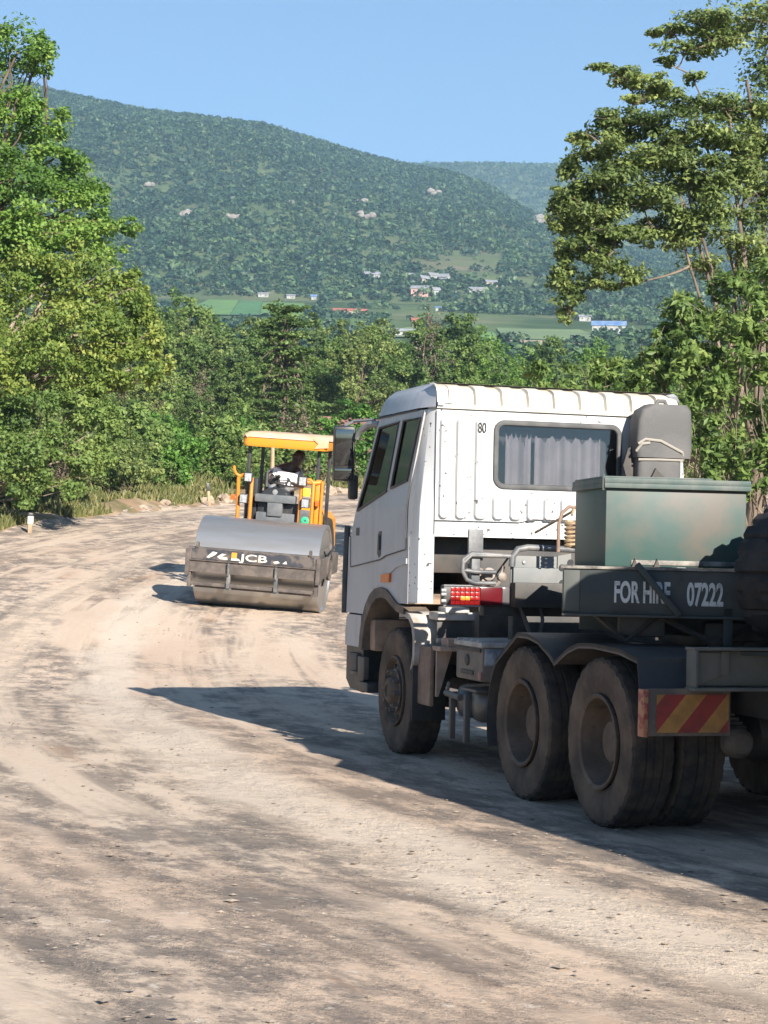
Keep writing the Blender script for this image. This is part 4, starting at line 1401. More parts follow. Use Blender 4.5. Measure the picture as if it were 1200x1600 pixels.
pp.build('papers', mat('paper_in_cab', (.38, .42, .36), .9), truck)
ws = MB()
L0 = [(a, b + .004, c) for a, b, c in plan(2.02)[4:-4]]
L1 = [(a, b + .004, c) for a, b, c in plan(2.80)[4:-4]]
ws.loft([L0, L1], closed=False)
ws.build('windscreen', mat('dark_windscreen', (.02, .025, .025), .05), truck)
gr = MB()
for q in (1.25, 1.4, 1.55, 1.7):
    gr.box((-.85, 5.86, q), (.85, 5.91, q + .07), .012)
gr.build('grille', M['black'], truck)
# bumper with steps
bm_ = MB()
for s in (-1, 1):
    pol = [(5.30, 1.145), (5.74, 1.145), (5.80, 1.0), (5.80, .86), (5.30, .86)]
    bm_.prism(pol, 0, s * 1.245, s * 1.0)
bm_.prism([(5.72, 1.10), (5.93, 1.10), (5.95, .86), (5.72, .86)], 0, -1.2, 1.2)
bumper = bm_.build('bumper', M['white'], truck, 30)
bk = MB()
for s in (-1, 1):
    bk.prism([(5.32, .855), (5.80, .855), (5.84, 1.13), (5.86, 1.13), (5.86, .55), (5.72, .47), (5.32, .455), (5.30, .6)], 0, s * 1.21, s * .95)
    u0, u1 = sorted((s * 1.25, s * 1.02))
    bk.box((u0, 5.34, .60), (u1, 5.60, .64), .008)
    bk.box((u0, 5.05, .47), (u1, 5.34, .56), .015)
bk.box((-1.15, 5.72, .50), (1.15, 5.94, .855), .03)
bk.tube([(-1.215, 5.90, 1.95), (-1.235, 5.87, 1.5), (-1.235, 5.87, 1.15)], .03, 8)
bk.build('lower_bumper', M['black'], truck, 40)
for s in (-1, 1):
    u0, u1 = sorted((s * 1.252, s * 1.20))
    MB().box((u0, 5.40, .65), (u1, 5.66, .80), .012).build('step_panel', M['mudguard'], truck)
    MB().box((u0, 5.16, .58), (u1, 5.36, .78), .012).build('step_panel', M['mudguard'], truck)
for s in (-1, 1):
    MB().box((s * .95 - .18, 5.93, .62), (s * .95 + .18, 5.965, .78), .012).build('headlight', M['zinc'], truck)

# mirrors
for s in (-1, 1):
    MM = Matrix.Translation((s * 1.335, 5.66, 0)) @ Matrix.Rotation(s * R_(14), 4, 'Z') @ Matrix.Translation((0, 0, 2.6)) @ Matrix.Rotation(R_(7), 4, 'X') @ Matrix.Translation((0, 0, -2.6))
    mh = MB()
    mh.box((-.10, -.06, 2.355), (.10, .06, 2.86), .035, MM)
    mi_ = mh.build('mirror', M['black'], truck, 40)
    MB().box((-.082, -.066, 2.50), (.082, -.058, 2.83), .003, MM).build('mirror_glass', M['mirror'], mi_)
    MB().box((-.082, -.066, 2.375), (.082, -.058, 2.475), .003, MM).build('wide_mirror_glass', M['mirror'], mi_)
    a = MB().tube([(s * 1.14, 5.20, 2.86), (s * 1.19, 5.36, 2.86), (s * 1.24, 5.50, 2.80), (s * 1.25, 5.54, 2.74)], [.03, .032, .03, .022], 8)
    a.tube([(s * 1.16, 5.28, 2.90), (s * 1.26, 5.6, 2.90), (s * 1.33, 5.66, 2.86)], .014, 6)
    a.build('mirror_arm', M['zinc'], truck)
    lo_ = MB().box((s * 1.23 - .045, 5.66, 2.19), (s * 1.23 + .045, 5.74, 2.42), .03)
    lo_.build('small_mirror', M['black'], truck)
    vs_ = MB().prism([(5.18, 2.955), (5.52, 2.90), (5.55, 2.92), (5.2, 2.985)], 0, s * .2, s * 1.02)
    vs_.build('sun_visor', mat('smoked_plastic', (.06, .055, .05), .3), truck)

# rear of the front mudguard, flap, brown step bracket
for s in (-1, 1):
    fm = MB()
    # curved shell over the back of the front wheel
    O, I = [], []
    for dg in range(2, 64, 4):
        a = R_(dg)
        O.append((4.36 - .62 * math.cos(a) * 1.0, .55 + .66 * math.sin(a)))
    prof = [(3.88, .74), (3.78, .80), (3.76, .92), (3.77, 1.05), (3.82, 1.15), (3.92, 1.205), (4.05, 1.225), (4.2, 1.21), (4.2, 1.17), (4.05, 1.18), (3.94, 1.16), (3.86, 1.10), (3.82, 1.0), (3.82, .86)]
    fm.prism(prof, 0, s * 1.235, s * .98)
    u0, u1 = sorted((s * 1.09, s * .76))
    fm.box((u0, 3.62, 1.165), (u1, 3.86, 1.235), .02)
    fm.box((u0 + .06, 3.60, 1.225), (u1 - .06, 3.80, 1.275), .015)
    fm.box((u0, 3.60, .985), (u0 + .10 if s < 0 else u1, 3.66, 1.02), .006)
    mg = fm.build('mudguard', mat('dusty_white_paint', (.46, .43, .39), .6, col2=(.30, .25, .20), scale=6), truck, 40)
    MB().box((u0 + .01, 3.66, 1.0), (u1 - .01, 3.70, 1.168), .006).build('infill', M['mudguard'], mg)
    fl = MB().box((s * 1.09 - .145, 3.80, .34), (s * 1.09 + .145, 3.82, .84), .004)
    fl.build('mud_flap', M['chassis'], truck)
    u0, u1 = sorted((s * 1.19, s * 1.10))
    br = MB().box((s * 1.17 - .02, 3.49, .475), (s * 1.17 + .02, 3.83, .955), .02)
    br.build('step_plate', M['brown'], truck)
    br = MB().box((min(s * 1.17, s * .8), 3.30, .93), (max(s * 1.17, s * .8), 3.52, .965), .006)
    br.prism([(s * 1.15, .93), (s * 1.02, .93), (s * 1.13, .56), (s * 1.15, .56)], 1, 3.44, 3.47)
    br.box((min(s * 1.1, s * .8), 3.32, .965), (max(s * 1.1, s * .8), 3.50, 1.03), .01)
    br.build('step_bracket', mat('dusty_tan_metal', (.42, .30, .22), .85, col2=(.28, .19, .14), scale=6), truck)

# chassis
ch = MB()
for s in (-1, 1):
    ch.box((s * .43 - .04, -1.0, .74), (s * .43 + .04, 5.5, 1.02), .008)
for v in (-.98, -.3, .67, 1.9, 2.9, 3.7, 4.6):
    ch.box((-.42, v - .05, .78), (.42, v + .05, .98), .01)
for v in (0, 1.35):
    ch.tube([(-1.0, v, .53), (-.25, v, .53), (-.18, v, .60), (.18, v, .60), (.25, v, .53), (1.0, v, .53)], [.09, .10, .2, .2, .10, .09], 14)
ch.tube([(-1.0, 4.46, .50), (-.7, 4.46, .46), (.7, 4.46, .46), (1.0, 4.46, .50)], .07, 10)
for s in (-1, 1):
    for k in range(5):
        ch.box((s * .52 - .045, -.55 + .05 * k, .66 + .022 * k), (s * .52 + .045, 1.9 - .05 * k, .68 + .022 * k))
        ch.box((s * .45 - .04, 3.6 + .06 * k, .52 + .02 * k), (s * .45 + .04, 5.2 - .06 * k, .538 + .02 * k))
ch.box((-.35, 2.2, .62), (.35, 3.7, .98), .05)
ch.tube([(0, 1.4, .62), (0, 2.3, .72)], .06, 10)
ch.build('chassis', M['chassis'], truck, 40)
fw = MB().lathe([(.02, 0), (.44, 0), (.46, .03), (.46, .07), (.42, .10), (.02, .10)], (0, .67, 1.12), 2, 32)
fw.box((-.42, .3, 1.02), (.42, 1.04, 1.12), .02)
fw.prism([(-.35, 1.13), (.35, 1.13), (.3, 1.18), (-.3, 1.18)], 1, -.2, .3)
fw.build('fifth_wheel', M['chassis'], truck, 40)
# dark box framing behind the cab, lamp bar
bb = MB().box((-1.06, 2.62, 1.24), (.9, 2.72, 1.315), .01).box((-.85, 2.5, 1.31), (.8, 2.62, 1.50), .01).box((-.82, 2.62, .98), (-.72, 2.72, 1.3), .01).box((.6, 2.62, .98), (.7, 2.72, 1.3), .01)
bb.box((-.85, 3.3, .95), (.85, 3.42, 1.25), .02)
bb.tube([(-.8, 2.6, 1.40), (-.72, 2.55, 1.15), (-.68, 2.5, .98)], .018, 6)
bb.tube([(-.62, 2.6, 1.38), (-.60, 2.55, 1.22), (-.66, 2.5, 1.0)], .014, 6)
bb.build('lamp_bar', M['chassis'], truck)
for s in (-1, 1):
    tb = MB()
    a, b = (-1.392, -.83) if s < 0 else (.83, 1.392)
    tb.box((a, 2.60, 1.312), (b, 2.68, 1.47), .012)
    tl = tb.build('tail_lamp', M['black'], truck)
    lit0, lit1 = (-1.335, -1.10) if s < 0 else (1.10, 1.335)
    q = MB()
    for i in range(6):
        for j in range(4):
            x0 = lit0 + (lit1 - lit0) * i / 6; x1 = lit0 + (lit1 - lit0) * (i + 1) / 6
            z0 = 1.322 + .135 * j / 4; z1 = 1.322 + .135 * (j + 1) / 4
            q.mi = 1 if (i in (2, 3) and j == 1) else 0
            q.box((x0 + .002, 2.588, z0 + .002), (x1 - .002, 2.60, z1 - .002), .004)
    q.build('lit_lens', [emitmat('red_lens_lit', (1.0, .04, .03), .2, (.15, .008, .008)), emitmat('amber_bulb_lit', (1.0, .25, .03), .8, (.5, .14, .02))], tl)
    d0, d1 = (-1.098, -.92) if s < 0 else (.92, 1.098)
    q = MB().box((d0, 2.59, 1.322), (d1, 2.60, 1.458), .004)
    q.build('dark_lens', mat('dark_red_lens', (.10, .008, .012), .2), tl)
    d0, d1 = (-.918, -.845) if s < 0 else (.845, .918)
    MB().box((d0, 2.59, 1.322), (d1, 2.60, 1.458), .004).build('clear_lens', mat('smoky_lens', (.10, .09, .09), .2), tl)
    cg = MB()
    o_ = -1.392 if s < 0 else 1.392
    for z in (1.314, 1.468):
        cg.tube([(o_, 2.595, z), (-1.09 * (1 if s < 0 else -1), 2.595, z)], .006, 5)
    for z in (1.35, 1.40, 1.43):
        cg.box((o_ - .02, 2.585, z - .01), (o_ + .02, 2.60, z + .012), .003)
    cg.build('lamp_guard', M['zinc'], tl)
# grey brackets, bent pipe, suspension clutter behind the cab
gb = MB()
gb.box((-1.19, 2.62, 1.66), (-1.07, 2.65, 1.90), .008)
gb.box((-1.17, 2.60, 1.46), (-1.10, 2.66, 1.70), .008)
for dz in (0, -.07):
    gb.tube([(-.84, 2.58, 1.70 + dz * .0), (-1.18, 2.58, 1.715 + dz * .2), (-1.245, 2.58, 1.67 + dz * .4), (-1.25, 2.58, 1.58), (-1.215, 2.58, 1.515 - dz), (-1.15, 2.58, 1.49 - dz * 1.2), (-.98, 2.58, 1.49 - dz * 1.2)], .017, 8)
gb.tube([(-.85, 2.58, 1.62), (-.845, 2.58, 1.70), (-.80, 2.58, 1.755), (-.72, 2.58, 1.77), (-.30, 2.58, 1.76), (.5, 2.58, 1.755)], .026, 10)
gb.build('bent_pipe', M['grey_steel'], truck, 50)
pl = MB()
pl.box((-.852, 2.60, 1.45), (-.45, 2.615, 1.705), .006)
pl.box((-.84, 2.57, 1.445), (-.47, 2.60, 1.615), .012)
pl.prism([(-.47, 1.71), (-.36, 1.73), (-.36, 1.47), (-.42, 1.415), (-.54, 1.405), (-.54, 1.425), (-.47, 1.45)], 1, 2.585, 2.60)
cp = pl.build('cross_plate', mat('dull_grey_plate', (.14, .145, .14), .6, col2=(.20, .195, .18), scale=3), truck)
for (u, z) in ((-.435, 1.62), (-.43, 1.50), (-.365, 1.66)):
    MB().lathe([(.002, 0), (.026, 0), (.026, .008)], (u, 2.578, z), 1, 14).build('bolt_hole', M['ink'], cp)
MB().lathe([(.001, -.012), (.012, -.010), (.016, 0)], (-.745, 2.597, 1.655), 1, 12).build('bolt', M['zinc'], cp)
cl_ = MB()
r_ = np.random.default_rng(8)
cl_.prism([(-1.17, 1.64), (-1.05, 1.60), (-.98, 1.57), (-.98, 1.51), (-1.17, 1.52)], 1, 2.68, 2.72)
cl_.lathe([(.002, -.03), (.03, -.03), (.05, -.02), (.05, .03), (.02, .04)], (-1.01, 2.66, 1.56), 1, 14)
cl_.lathe([(.002, -.03), (.02, -.03), (.035, -.02), (.035, .03)], (-.90, 2.66, 1.54), 1, 12)
for _ in range(10):
    u = -1.12 + .24 * r_.random(); z = 1.40 + .12 * r_.random()
    cl_.box((u - .02, 2.66, z - .015), (u + .025, 2.72, z + .02), .006)
cl_.tube([(-1.15, 2.7, 1.44), (-1.08, 2.66, 1.47), (-1.0, 2.64, 1.42), (-.92, 2.66, 1.50), (-.88, 2.68, 1.62)], .013, 6)
cl_.build('suspension_fittings', mat('dusty_fittings', (.34, .29, .25), .8, col2=(.18, .14, .11), scale=12), truck)
# coiled air hose and frame hanging beside the tool box
ho = MB()
P = [(-.50 + .045 * math.cos(a), 2.25 + .045 * math.sin(a), 1.775 + .20 * a / 40) for a in np.linspace(0, 40, 200)]
ho.tube(P, .012, 6)
ho.tube([(-.50, 2.25, 2.02), (-.46, 2.3, 2.07), (-.40, 2.5, 2.05), (-.3, 3.5, 1.9)], .010, 6)
ho.build('air_hose', mat('tan_hose', (.42, .30, .17), .7, col2=(.22, .14, .08), scale=9), truck)
fr2 = MB().tube([(-.585, 2.3, 1.74), (-.585, 2.3, 1.95), (-.56, 2.3, 2.035), (-.50, 2.3, 2.085), (-.44, 2.3, 2.08)], .014, 8)
fr2.build('hose_stand', M['brown'], truck)

# air intake standing behind the right end of the cab
sn = MB()
def rbox_ring(u0, u1, v0, v1, z, r=.06, n=4):
    P = []
    for cx, cy, a0 in ((u1 - r, v1 - r, 0), (u0 + r, v1 - r, 90), (u0 + r, v0 + r, 180), (u1 - r, v0 + r, 270)):
        for i in range(n + 1):
            a = R_(a0 + 90 * i / n)
            P.append((cx + r * math.cos(a), cy + r * math.sin(a), z))
    return P
sn.loft([rbox_ring(.53, .90, 3.28, 3.62, 2.05), rbox_ring(.525, .90, 3.28, 3.62, 2.36), rbox_ring(.52, .91, 3.26, 3.63, 2.40), rbox_ring(.52, .91, 3.26, 3.63, 2.55)], cap0=True, cap1=True)
sn.loft([rbox_ring(.505, .99, 3.23, 3.64, 2.55), rbox_ring(.495, 1.0, 3.22, 3.65, 2.62), rbox_ring(.51, .995, 3.22, 3.65, 2.86), rbox_ring(.54, .99, 3.23, 3.64, 2.95), rbox_ring(.62, .96, 3.27, 3.60, 3.0)], cap0=True, cap1=True)
sn.tube([(.70, 3.42, 2.99), (.72, 3.42, 3.03), (.78, 3.42, 3.03), (.80, 3.42, 2.99)], .02, 8)
snk = sn.build('air_intake', mat('faded_grey_plastic', (.088, .085, .082), .75, col2=(.12, .112, .104), scale=3, bump=.15, bscale=60), truck, 40)
sp = MB()
sp.tube([(.50, 3.22, 2.66), (.56, 3.205, 2.70), (.70, 3.205, 2.69), (.90, 3.21, 2.60), (.93, 3.26, 2.55)], .012, 6)
sp.tube([(.51, 3.25, 2.53), (.70, 3.24, 2.535), (.92, 3.25, 2.535)], .010, 6)
sp.tube([(.49, 3.25, 2.60), (.53, 3.2, 2.66), (.60, 3.2, 2.67)], .012, 6)
sp.build('strap', mat('rubber_strap', (.28, .25, .21), .8), snk)
bl = MB().prism([(.62, 2.38), (.66, 2.46), (.72, 2.40), (.80, 2.36), (.80, 2.28), (.60, 2.28)], 1, 3.20, 3.26)
bl.build('torn_rubber', M['chassis'], snk)
bl = MB().prism([(.46, 2.36), (.42, 2.48), (.46, 2.62), (.52, 2.66), (.54, 2.28), (.47, 2.28)], 1, 3.45, 3.50)
bl.build('bracket', M['chassis'], snk)

for q_ in [snk] + list(snk.children):                  # stands close against the cab
    for v_ in q_.data.vertices:
        v_.co.y = 3.43 + (v_.co.y - 3.22) * .52
        v_.co.x += .075
# battery box, air tanks, step rods
tb = MB().box((-1.15, 2.38, .745), (-.70, 2.98, 1.02), .025)
tbx = tb.build('battery_box', mat('dusty_box', (.14, .115, .095), .75, col2=(.22, .175, .135), scale=5), truck)
l_ = MB().box((-1.165, 2.36, 1.005), (-.69, 3.0, 1.045), .012)
for v in (2.46, 2.62, 2.78, 2.92):
    l_.box((-1.16, v - .012, 1.045), (-.69, v + .012, 1.06), .004)
l_.build('lid', mat('pale_dust_lid', (.44, .41, .37), .7, col2=(.25, .22, .19), scale=5), tbx)
e_ = MB().lathe([(.002, -.012), (.035, -.012), (.045, -.004), (.045, .0)], (-1.152, 2.70, .90), 0, 18).box((-1.16, 2.56, .79), (-1.148, 2.84, .825), .004).box((-1.16, 2.40, .97), (-1.148, 2.94, .995), .004)
e_.build('emblem', M['chassis'], tbx)
MB().box((-1.158, 2.385, .76), (-1.10, 2.45, .82), .006).build('reflector', mat('old_reflector', (.28, .12, .09), .5), tbx)
MB().box((-1.13, 2.372, .87), (-.80, 2.385, 1.0), .006).build('battery_end', mat('dirty_clear_plastic', (.16, .18, .20), .25, col2=(.4, .42, .44), scale=9), tbx)
for (v, r) in ((3.0, .135), (2.66, .14)):
    tk = MB().lathe([(.002, -.02), (r * .55, -.012), (r * .88, .012), (r, .06), (r, .62), (r * .88, .67), (.002, .70)], (-1.1, v, .56), 0, 28)
    tk.build('air_tank', mat('tank_paint', (.10, .098, .095), .4, .2, col2=(.17, .14, .11), scale=4), truck, 50)
rd = MB().tube([(-1.17, 3.13, .615), (-1.17, 2.80, .60)], .026, 8)
rd.tube([(-1.17, 3.13, .60), (-1.15, 3.12, .70)], .015, 6)
for v in (3.06, 2.72):
    rd.box((-1.165, v - .022, .26), (-1.12, v + .022, .63), .006)
rd.box((-1.15, 2.5, .66), (-1.05, 2.85, .68), .004)
rd.build('step_rod', mat('worn_steel_rod', (.13, .115, .10), .6, .2), truck)
# right side fuel tank
ft = MB().box((.72, 2.2, .55), (1.2, 3.5, 1.05), .08)
ft.build('fuel_tank', M['grey_steel'], truck)

# rear mudguards: two humps
for s in (-1, 1):
    mg = MB()
    O = []
    for a in range(0, 62, 6):
        b = R_(a - 18)
        O.append((1.35 + .63 * math.cos(b), .53 + .63 * math.sin(b)))
    O += [(1.40, 1.165), (1.2, 1.165), (1.0, 1.135), (.80, 1.06), (.70, 1.005), (.62, 1.04), (.48, 1.10), (.30, 1.145), (.05, 1.155), (-.35, 1.14), (-.62, 1.10), (-.66, .93), (-.68, .915)]
    up_ = [(s * 1.25, v, z) for v, z in O]; lo_ = [(s * .66, v, z) for v, z in O]
    up2 = [(s * 1.25, v, z - .022) for v, z in O]; lo2 = [(s * .66, v, z - .022) for v, z in O]
    mg.loft([up_, lo_, lo2, up2, up_], closed=False)
    lip = [(s * 1.25, v, z - .035) for v, z in O]
    mg.loft([up_, lip], closed=False)
    mg.build('rear_mudguard', M['mudguard'], truck, 40, recalc=False)
    # chevron board
    cb = MB()
    u0, u1 = (-1.30, -.78) if s < 0 else (.78, 1.30)
    cb.box((u0 - .015, -.90, .655), (u1 + .015, -.88, .935), .004)
    bo = cb.build('chevron_board', M['grime'], truck)
    q0 = MB(); q1 = MB()
    W = u1 - u0 - .05; H = .225
    sw = .135
    k = -3
    def clip(poly, u0_, u1_):
        def cl(P, f, g):
            out = []
            for i in range(len(P)):
                a, b = P[i], P[(i + 1) % len(P)]
                ina, inb = f(a), f(b)
                if ina: out.append(a)
                if ina != inb: out.append(g(a, b))
            return out
        for val, sg in ((u0_, 1), (u1_, -1)):
            poly = cl(poly, lambda p: (p[0] - val) * sg >= 0, lambda a, b: (val, a[1] + (b[1] - a[1]) * (val - a[0]) / (b[0] - a[0])))
            if len(poly) < 3: return []
        return poly
    for k in range(-3, 8):
        x0 = u0 + .05 + k * sw
        pol = clip([(x0, .675), (x0 + sw, .675), (x0 + sw + .19, .675 + H), (x0 + .19, .675 + H)], u0 + .05, u1 - .0)
        if len(pol) < 3: continue
        (q0 if k % 2 else q1).add([(a, -.906, b) for a, b in pol], [tuple(range(len(pol)))])
        side = [(a, -.906, b) for a, b in pol]
    q0.build('red_stripes', mat('red_reflective', (.30, .035, .03), .45, col2=(.20, .03, .025), scale=12), bo)
    q1.build('yellow_stripes', mat('amber_reflective', (.42, .20, .05), .45, col2=(.30, .14, .04), scale=12), bo)
    ed = MB().box((u0 - .035, -.912, .65), (u0 - .005, -.83, .93), .004) if s < 0 else MB().box((u1 + .005, -.912, .65), (u1 + .035, -.83, .93), .004)
    ed.build('edge_reflector', mat('edge_reflector_paint', (.38, .16, .08), .5, col2=(.25, .04, .03), scale=14, lo=.48, hi=.52), bo)
# rear cross beam of channel section with a gusset
rb = MB()
rb.box((-1.03, -.93, .955), (1.03, -.915, 1.16), .002)
rb.box((-1.05, -1.0, .925), (1.05, -.86, .945), .003)
rb.box((-1.05, -.99, 1.165), (1.05, -.86, 1.18), .003)
rb.box((-1.04, -.99, .945), (-1.025, -.86, 1.165), .002)
rb.prism([(-1.02, .95), (-.86, 1.02), (-.84, 1.15), (-1.02, 1.15)], 1, -.95, -.938)
rb.box((-.86, -.96, 1.02), (-.81, -.93, 1.16), .004)
rb.build('rear_beam', mat('dull_green_steel', (.085, .09, .075), .6, col2=(.13, .12, .10), scale=3), truck)
for s in (-1, 1):
    ab = MB().tube([(s * .55, -.66, .58), (s * .55, -.62, .58), (s * .55, -.60, .58), (s * .55, -.30, .58)], [.06, .09, .095, .095], 18)
    ab.build('brake_chamber', M['grime'], truck, 50)

# wheels
def tyre_mesh(mb, uc, R, wid, n=120, inner=.285):
    h = wid / 2
    pr = [(inner, -h * .70), (inner + .02, -h * .86), (R * .66, -h * .98), (R * .80, -h * 1.0), (R * .90, -h * .97), (R * .945, -h * .93), (R * .985, -h * .86), (R, -h * .70), (R, -h * .42), (R - .012, -h * .40), (R - .012, -h * .34), (R, -h * .32), (R, h * .0 - .01), (R - .012, 0), (R, .01), (R, h * .32), (R - .012, h * .34), (R - .012, h * .40), (R, h * .42), (R, h * .70), (R * .985, h * .86), (R * .945, h * .93), (R * .90, h * .97), (R * .80, h), (R * .66, h * .98), (inner + .02, h * .86), (inner, h * .70)]
    def wob(i, j):
        if 5 <= i <= 7 or 19 <= i <= 21:
            return -.014 if (j % 4) < 1 else 0
        if i in (8, 11, 12, 14, 15, 18):
            return -.006 if ((j + i) % 5) < 1 else 0
        return 0
    mb.lathe(pr, (uc, 0, 0), 0, n, wob)
    # sidewall faces get the dusty material
    nf = (len(pr) - 1) * n
    for k in range(nf):
        i = k // n
        if i < 5 or i > 20: mb.m[len(mb.m) - nf + k] = 1
def make_wheel(kind, label=None):
    o = bpy.data.objects.new('wheel', None)
    COL.objects.link(o)
    R = .54
    t = MB()
    if kind == 'front':
        tyre_mesh(t, .15, R, .30)
        t.build('tyre', [M['rubber'], M['tyre_wall']], o, 30)
        r = MB().lathe([(.29, .03), (.295, .0), (.285, -.005), (.27, .02), (.262, .05), (.235, .06), (.20, .04), (.165, .015), (.13, .01), (.118, -.02), (.105, -.045), (.085, -.058), (.055, -.062), (.05, -.045), (.002, -.045)], (.0, 0, 0), 0, 48)
        r.build('rim', M['rim'], o, 35)
        b = MB().lathe([(.15, .012), (.185, .012), (.185, .006), (.15, .006)], (0, 0, 0), 0, 30)
        for k in range(10):
            a = 2 * math.pi * k / 10
            b.tube([(.02, .168 * math.cos(a), .168 * math.sin(a)), (-.045, .168 * math.cos(a), .168 * math.sin(a))], [.017, .014], 6)
        b.build('wheel_nut', M['rim_dark'], o, 30)
        h = MB().lathe([(.205, .062), (.232, .062), (.232, .068), (.205, .068)], (0, 0, 0), 0, 30)
        for k in range(10):
            a = 2 * math.pi * (k + .5) / 10
            h.lathe([(.002, -.006), (.030, -.005), (.034, .004)], (.044, .218 * math.cos(a), .225 * math.sin(a)), 0, 12)
        h.build('rim_hole', M['ink'], o, 30)
    else:
        for uc in (.155, .50):
            tyre_mesh(t, uc, R, .30)
        t.build('tyre', [M['rubber'], M['tyre_wall']], o, 30)
        r = MB().lathe([(.30, .02), (.305, .0), (.295, -.006), (.275, .006), (.268, .05), (.262, .10), (.255, .17), (.235, .195), (.20, .21), (.15, .215), (.145, .21), (.14, .12), (.125, .095), (.06, .085), (.002, .085)], (.0, 0, 0), 0, 48)
        r.lathe([(.29, .22), (.29, .62), (.002, .64)], (0, 0, 0), 0, 32)
        r.build('rim', M['rim'], o, 35)
        b = MB().lathe([(.155, .213), (.190, .211), (.19, .20), (.155, .20)], (0, 0, 0), 0, 30)
        for k in range(10):
            a = 2 * math.pi * k / 10
            b.tube([(.215, .172 * math.cos(a), .172 * math.sin(a)), (.165, .172 * math.cos(a), .172 * math.sin(a))], [.017, .014], 6)
        b.build('wheel_nut', M['rim_dark'], o, 30)
    return o
wf_ = make_wheel('front'); wr_ = make_wheel('rear')
def put_wheel(src, first, parent, u, v, s, z=.535, steer=0.0):
    o = src if first else dup(src, (0, 0, 0), 0)
    o.parent = parent
    o.location = (u, v, z)
    o.rotation_euler = (.3 * v, 0, steer) if s < 0 else (.3 * v, 0, math.pi + steer)
    return o
put_wheel(wf_, True, truck, -1.19, 4.46, -1, .535, -.02)
put_wheel(wf_, False, truck, 1.19, 4.46, 1, .535, -.02)
put_wheel(wr_, True, truck, -1.235, 0, -1)
for (u, v, s) in ((-1.235, 1.35, -1), (1.235, 0, 1), (1.235, 1.35, 1)):
    put_wheel(wr_, False, truck, u, v, s)
# ------------------------------------------------------------------ the trailer coupled to the tractor, swung out to the right
KX, KY = 2.36, 13.33
M['trailer'] = mat('trailer_green_black', (.022, .032, .032), .6, col2=(.05, .05, .042), scale=2.5, col3=(.012, .014, .014), scale3=5)
M['trailer_edge'] = mat('worn_steel_edge', (.30, .27, .23), .7, col2=(.10, .09, .08), scale=9)
trailer = thing('trailer', 'dark green flat trailer with hand painted FOR HIRE lettering coupled behind the cab', 'trailer', (KX, KY, 0), math.atan2(-.1045, .9945))
tm = MB()
tm.box((-1.108, -1.15, 1.345), (9.2, -1.12, 1.625), .004)
tm.box((-1.108, 1.12, 1.345), (9.2, 1.15, 1.625), .004)
tm.box((-1.108, -1.12, 1.345), (-1.08, 1.12, 1.625), .004)
tm.box((-1.108, -1.19, 1.33), (9.2, -1.05, 1.345), .003)
tm.box((-1.08, -1.12, 1.60), (9.2, 1.12, 1.632))
for q in (-.45, .45):
    tm.box((-1.0, q - .07, 1.22), (9.2, q + .07, 1.60), .01)
for i in range(14):
    tm.box((-.95 + i * .76, -1.1, 1.45), (-.90 + i * .76, 1.1, 1.58))
tm.build('deck_frame', M['trailer'], trailer, 30)
te = MB().box((-1.12, -1.165, 1.628), (9.2, -1.09, 1.646), .003).box((-1.12, -1.09, 1.628), (-1.06, 1.15, 1.646), .003)
te.build('edge_rail', M['trailer_edge'], trailer)
MB().box((-1.10, -1.158, 1.36), (-1.0, -1.150, 1.618), .002).build('end_plate', mat('grey_green_patch', (.075, .08, .07), .7), trailer)
cp = MB().lathe([(.02, 0), (.5, 0), (.5, .03), (.02, .03)], (0, 0, 1.245), 2, 28).lathe([(.05, 0), (.05, .1)], (0, 0, 1.19), 2, 16)
cp.build('coupling_plate', M['chassis'], trailer)
lettering('FOR HIRE', .128, M['paint_grey'], 'painted_words', trailer, Matrix(((1, 0, 0, -.785), (0, 0, -1, -1.153), (0, 1, 0, 1.425), (0, 0, 0, 1))), .030, .455)
lettering('07222', .138, M['paint_grey'], 'painted_number', trailer, Matrix(((1, 0, 0, -.328), (0, 0, -1, -1.153), (0, 1, 0, 1.415), (0, 0, 0, 1))), .030, .46)
# diagonal strut crossing the lettering
MB().box((-.21, -.035, -.02), (.21, .035, .02), .008, Matrix.Translation((-.51, -1.19, 1.505)) @ Matrix.Rotation(R_(50), 4, 'Y')).build('strut', M['trailer'], trailer)
cab_ = MB()
for (a, b) in ((-.9, -.5), (-.5, .2), (.1, .9)):
    cab_.tube([(a, -1.0, 1.34), ((a + b) / 2, -1.02, 1.17), (b, -1.0, 1.34)], .022, 6)
cab_.box((-.75, -1.0, 1.20), (-.45, -.6, 1.345), .03)
cab_.box((-.2, -.9, 1.18), (.25, -.3, 1.3), .03)
cab_.build('air_lines', M['chassis'], trailer, 50)
for s in (-1, 1):
    lg = MB().box((2.4, s * .75 - .07, .35), (2.54, s * .75 + .07, 1.35), .01).box((2.3, s * .75 - .14, .30), (2.64, s * .75 + .14, .35), .01)
    lg.build('landing_leg', M['trailer'], trailer)
for xx_ in (6.8, 8.1):
    ax = MB().tube([(xx_, -1.0, .535), (xx_, 1.0, .535)], .07, 10)
    ax.build('axle', M['chassis'], trailer)
    for s in (-1, 1):
        q = dup(wr_, (0, 0, 0), 0)
        q.parent = trailer
        q.location = (xx_, s * 1.2, .535)
        q.rotation_euler = (0, 0, math.pi / 2 if s < 0 else -math.pi / 2)
        hg = MB().box((xx_ - .5, s * .55 - .05, .6), (xx_ + .5, s * .55 + .05, .72), .02).box((xx_ - .08, s * .55 - .06, .7), (xx_ + .08, s * .55 + .06, 1.3), .02)
        hg.build('spring_hanger', M['chassis'], trailer)
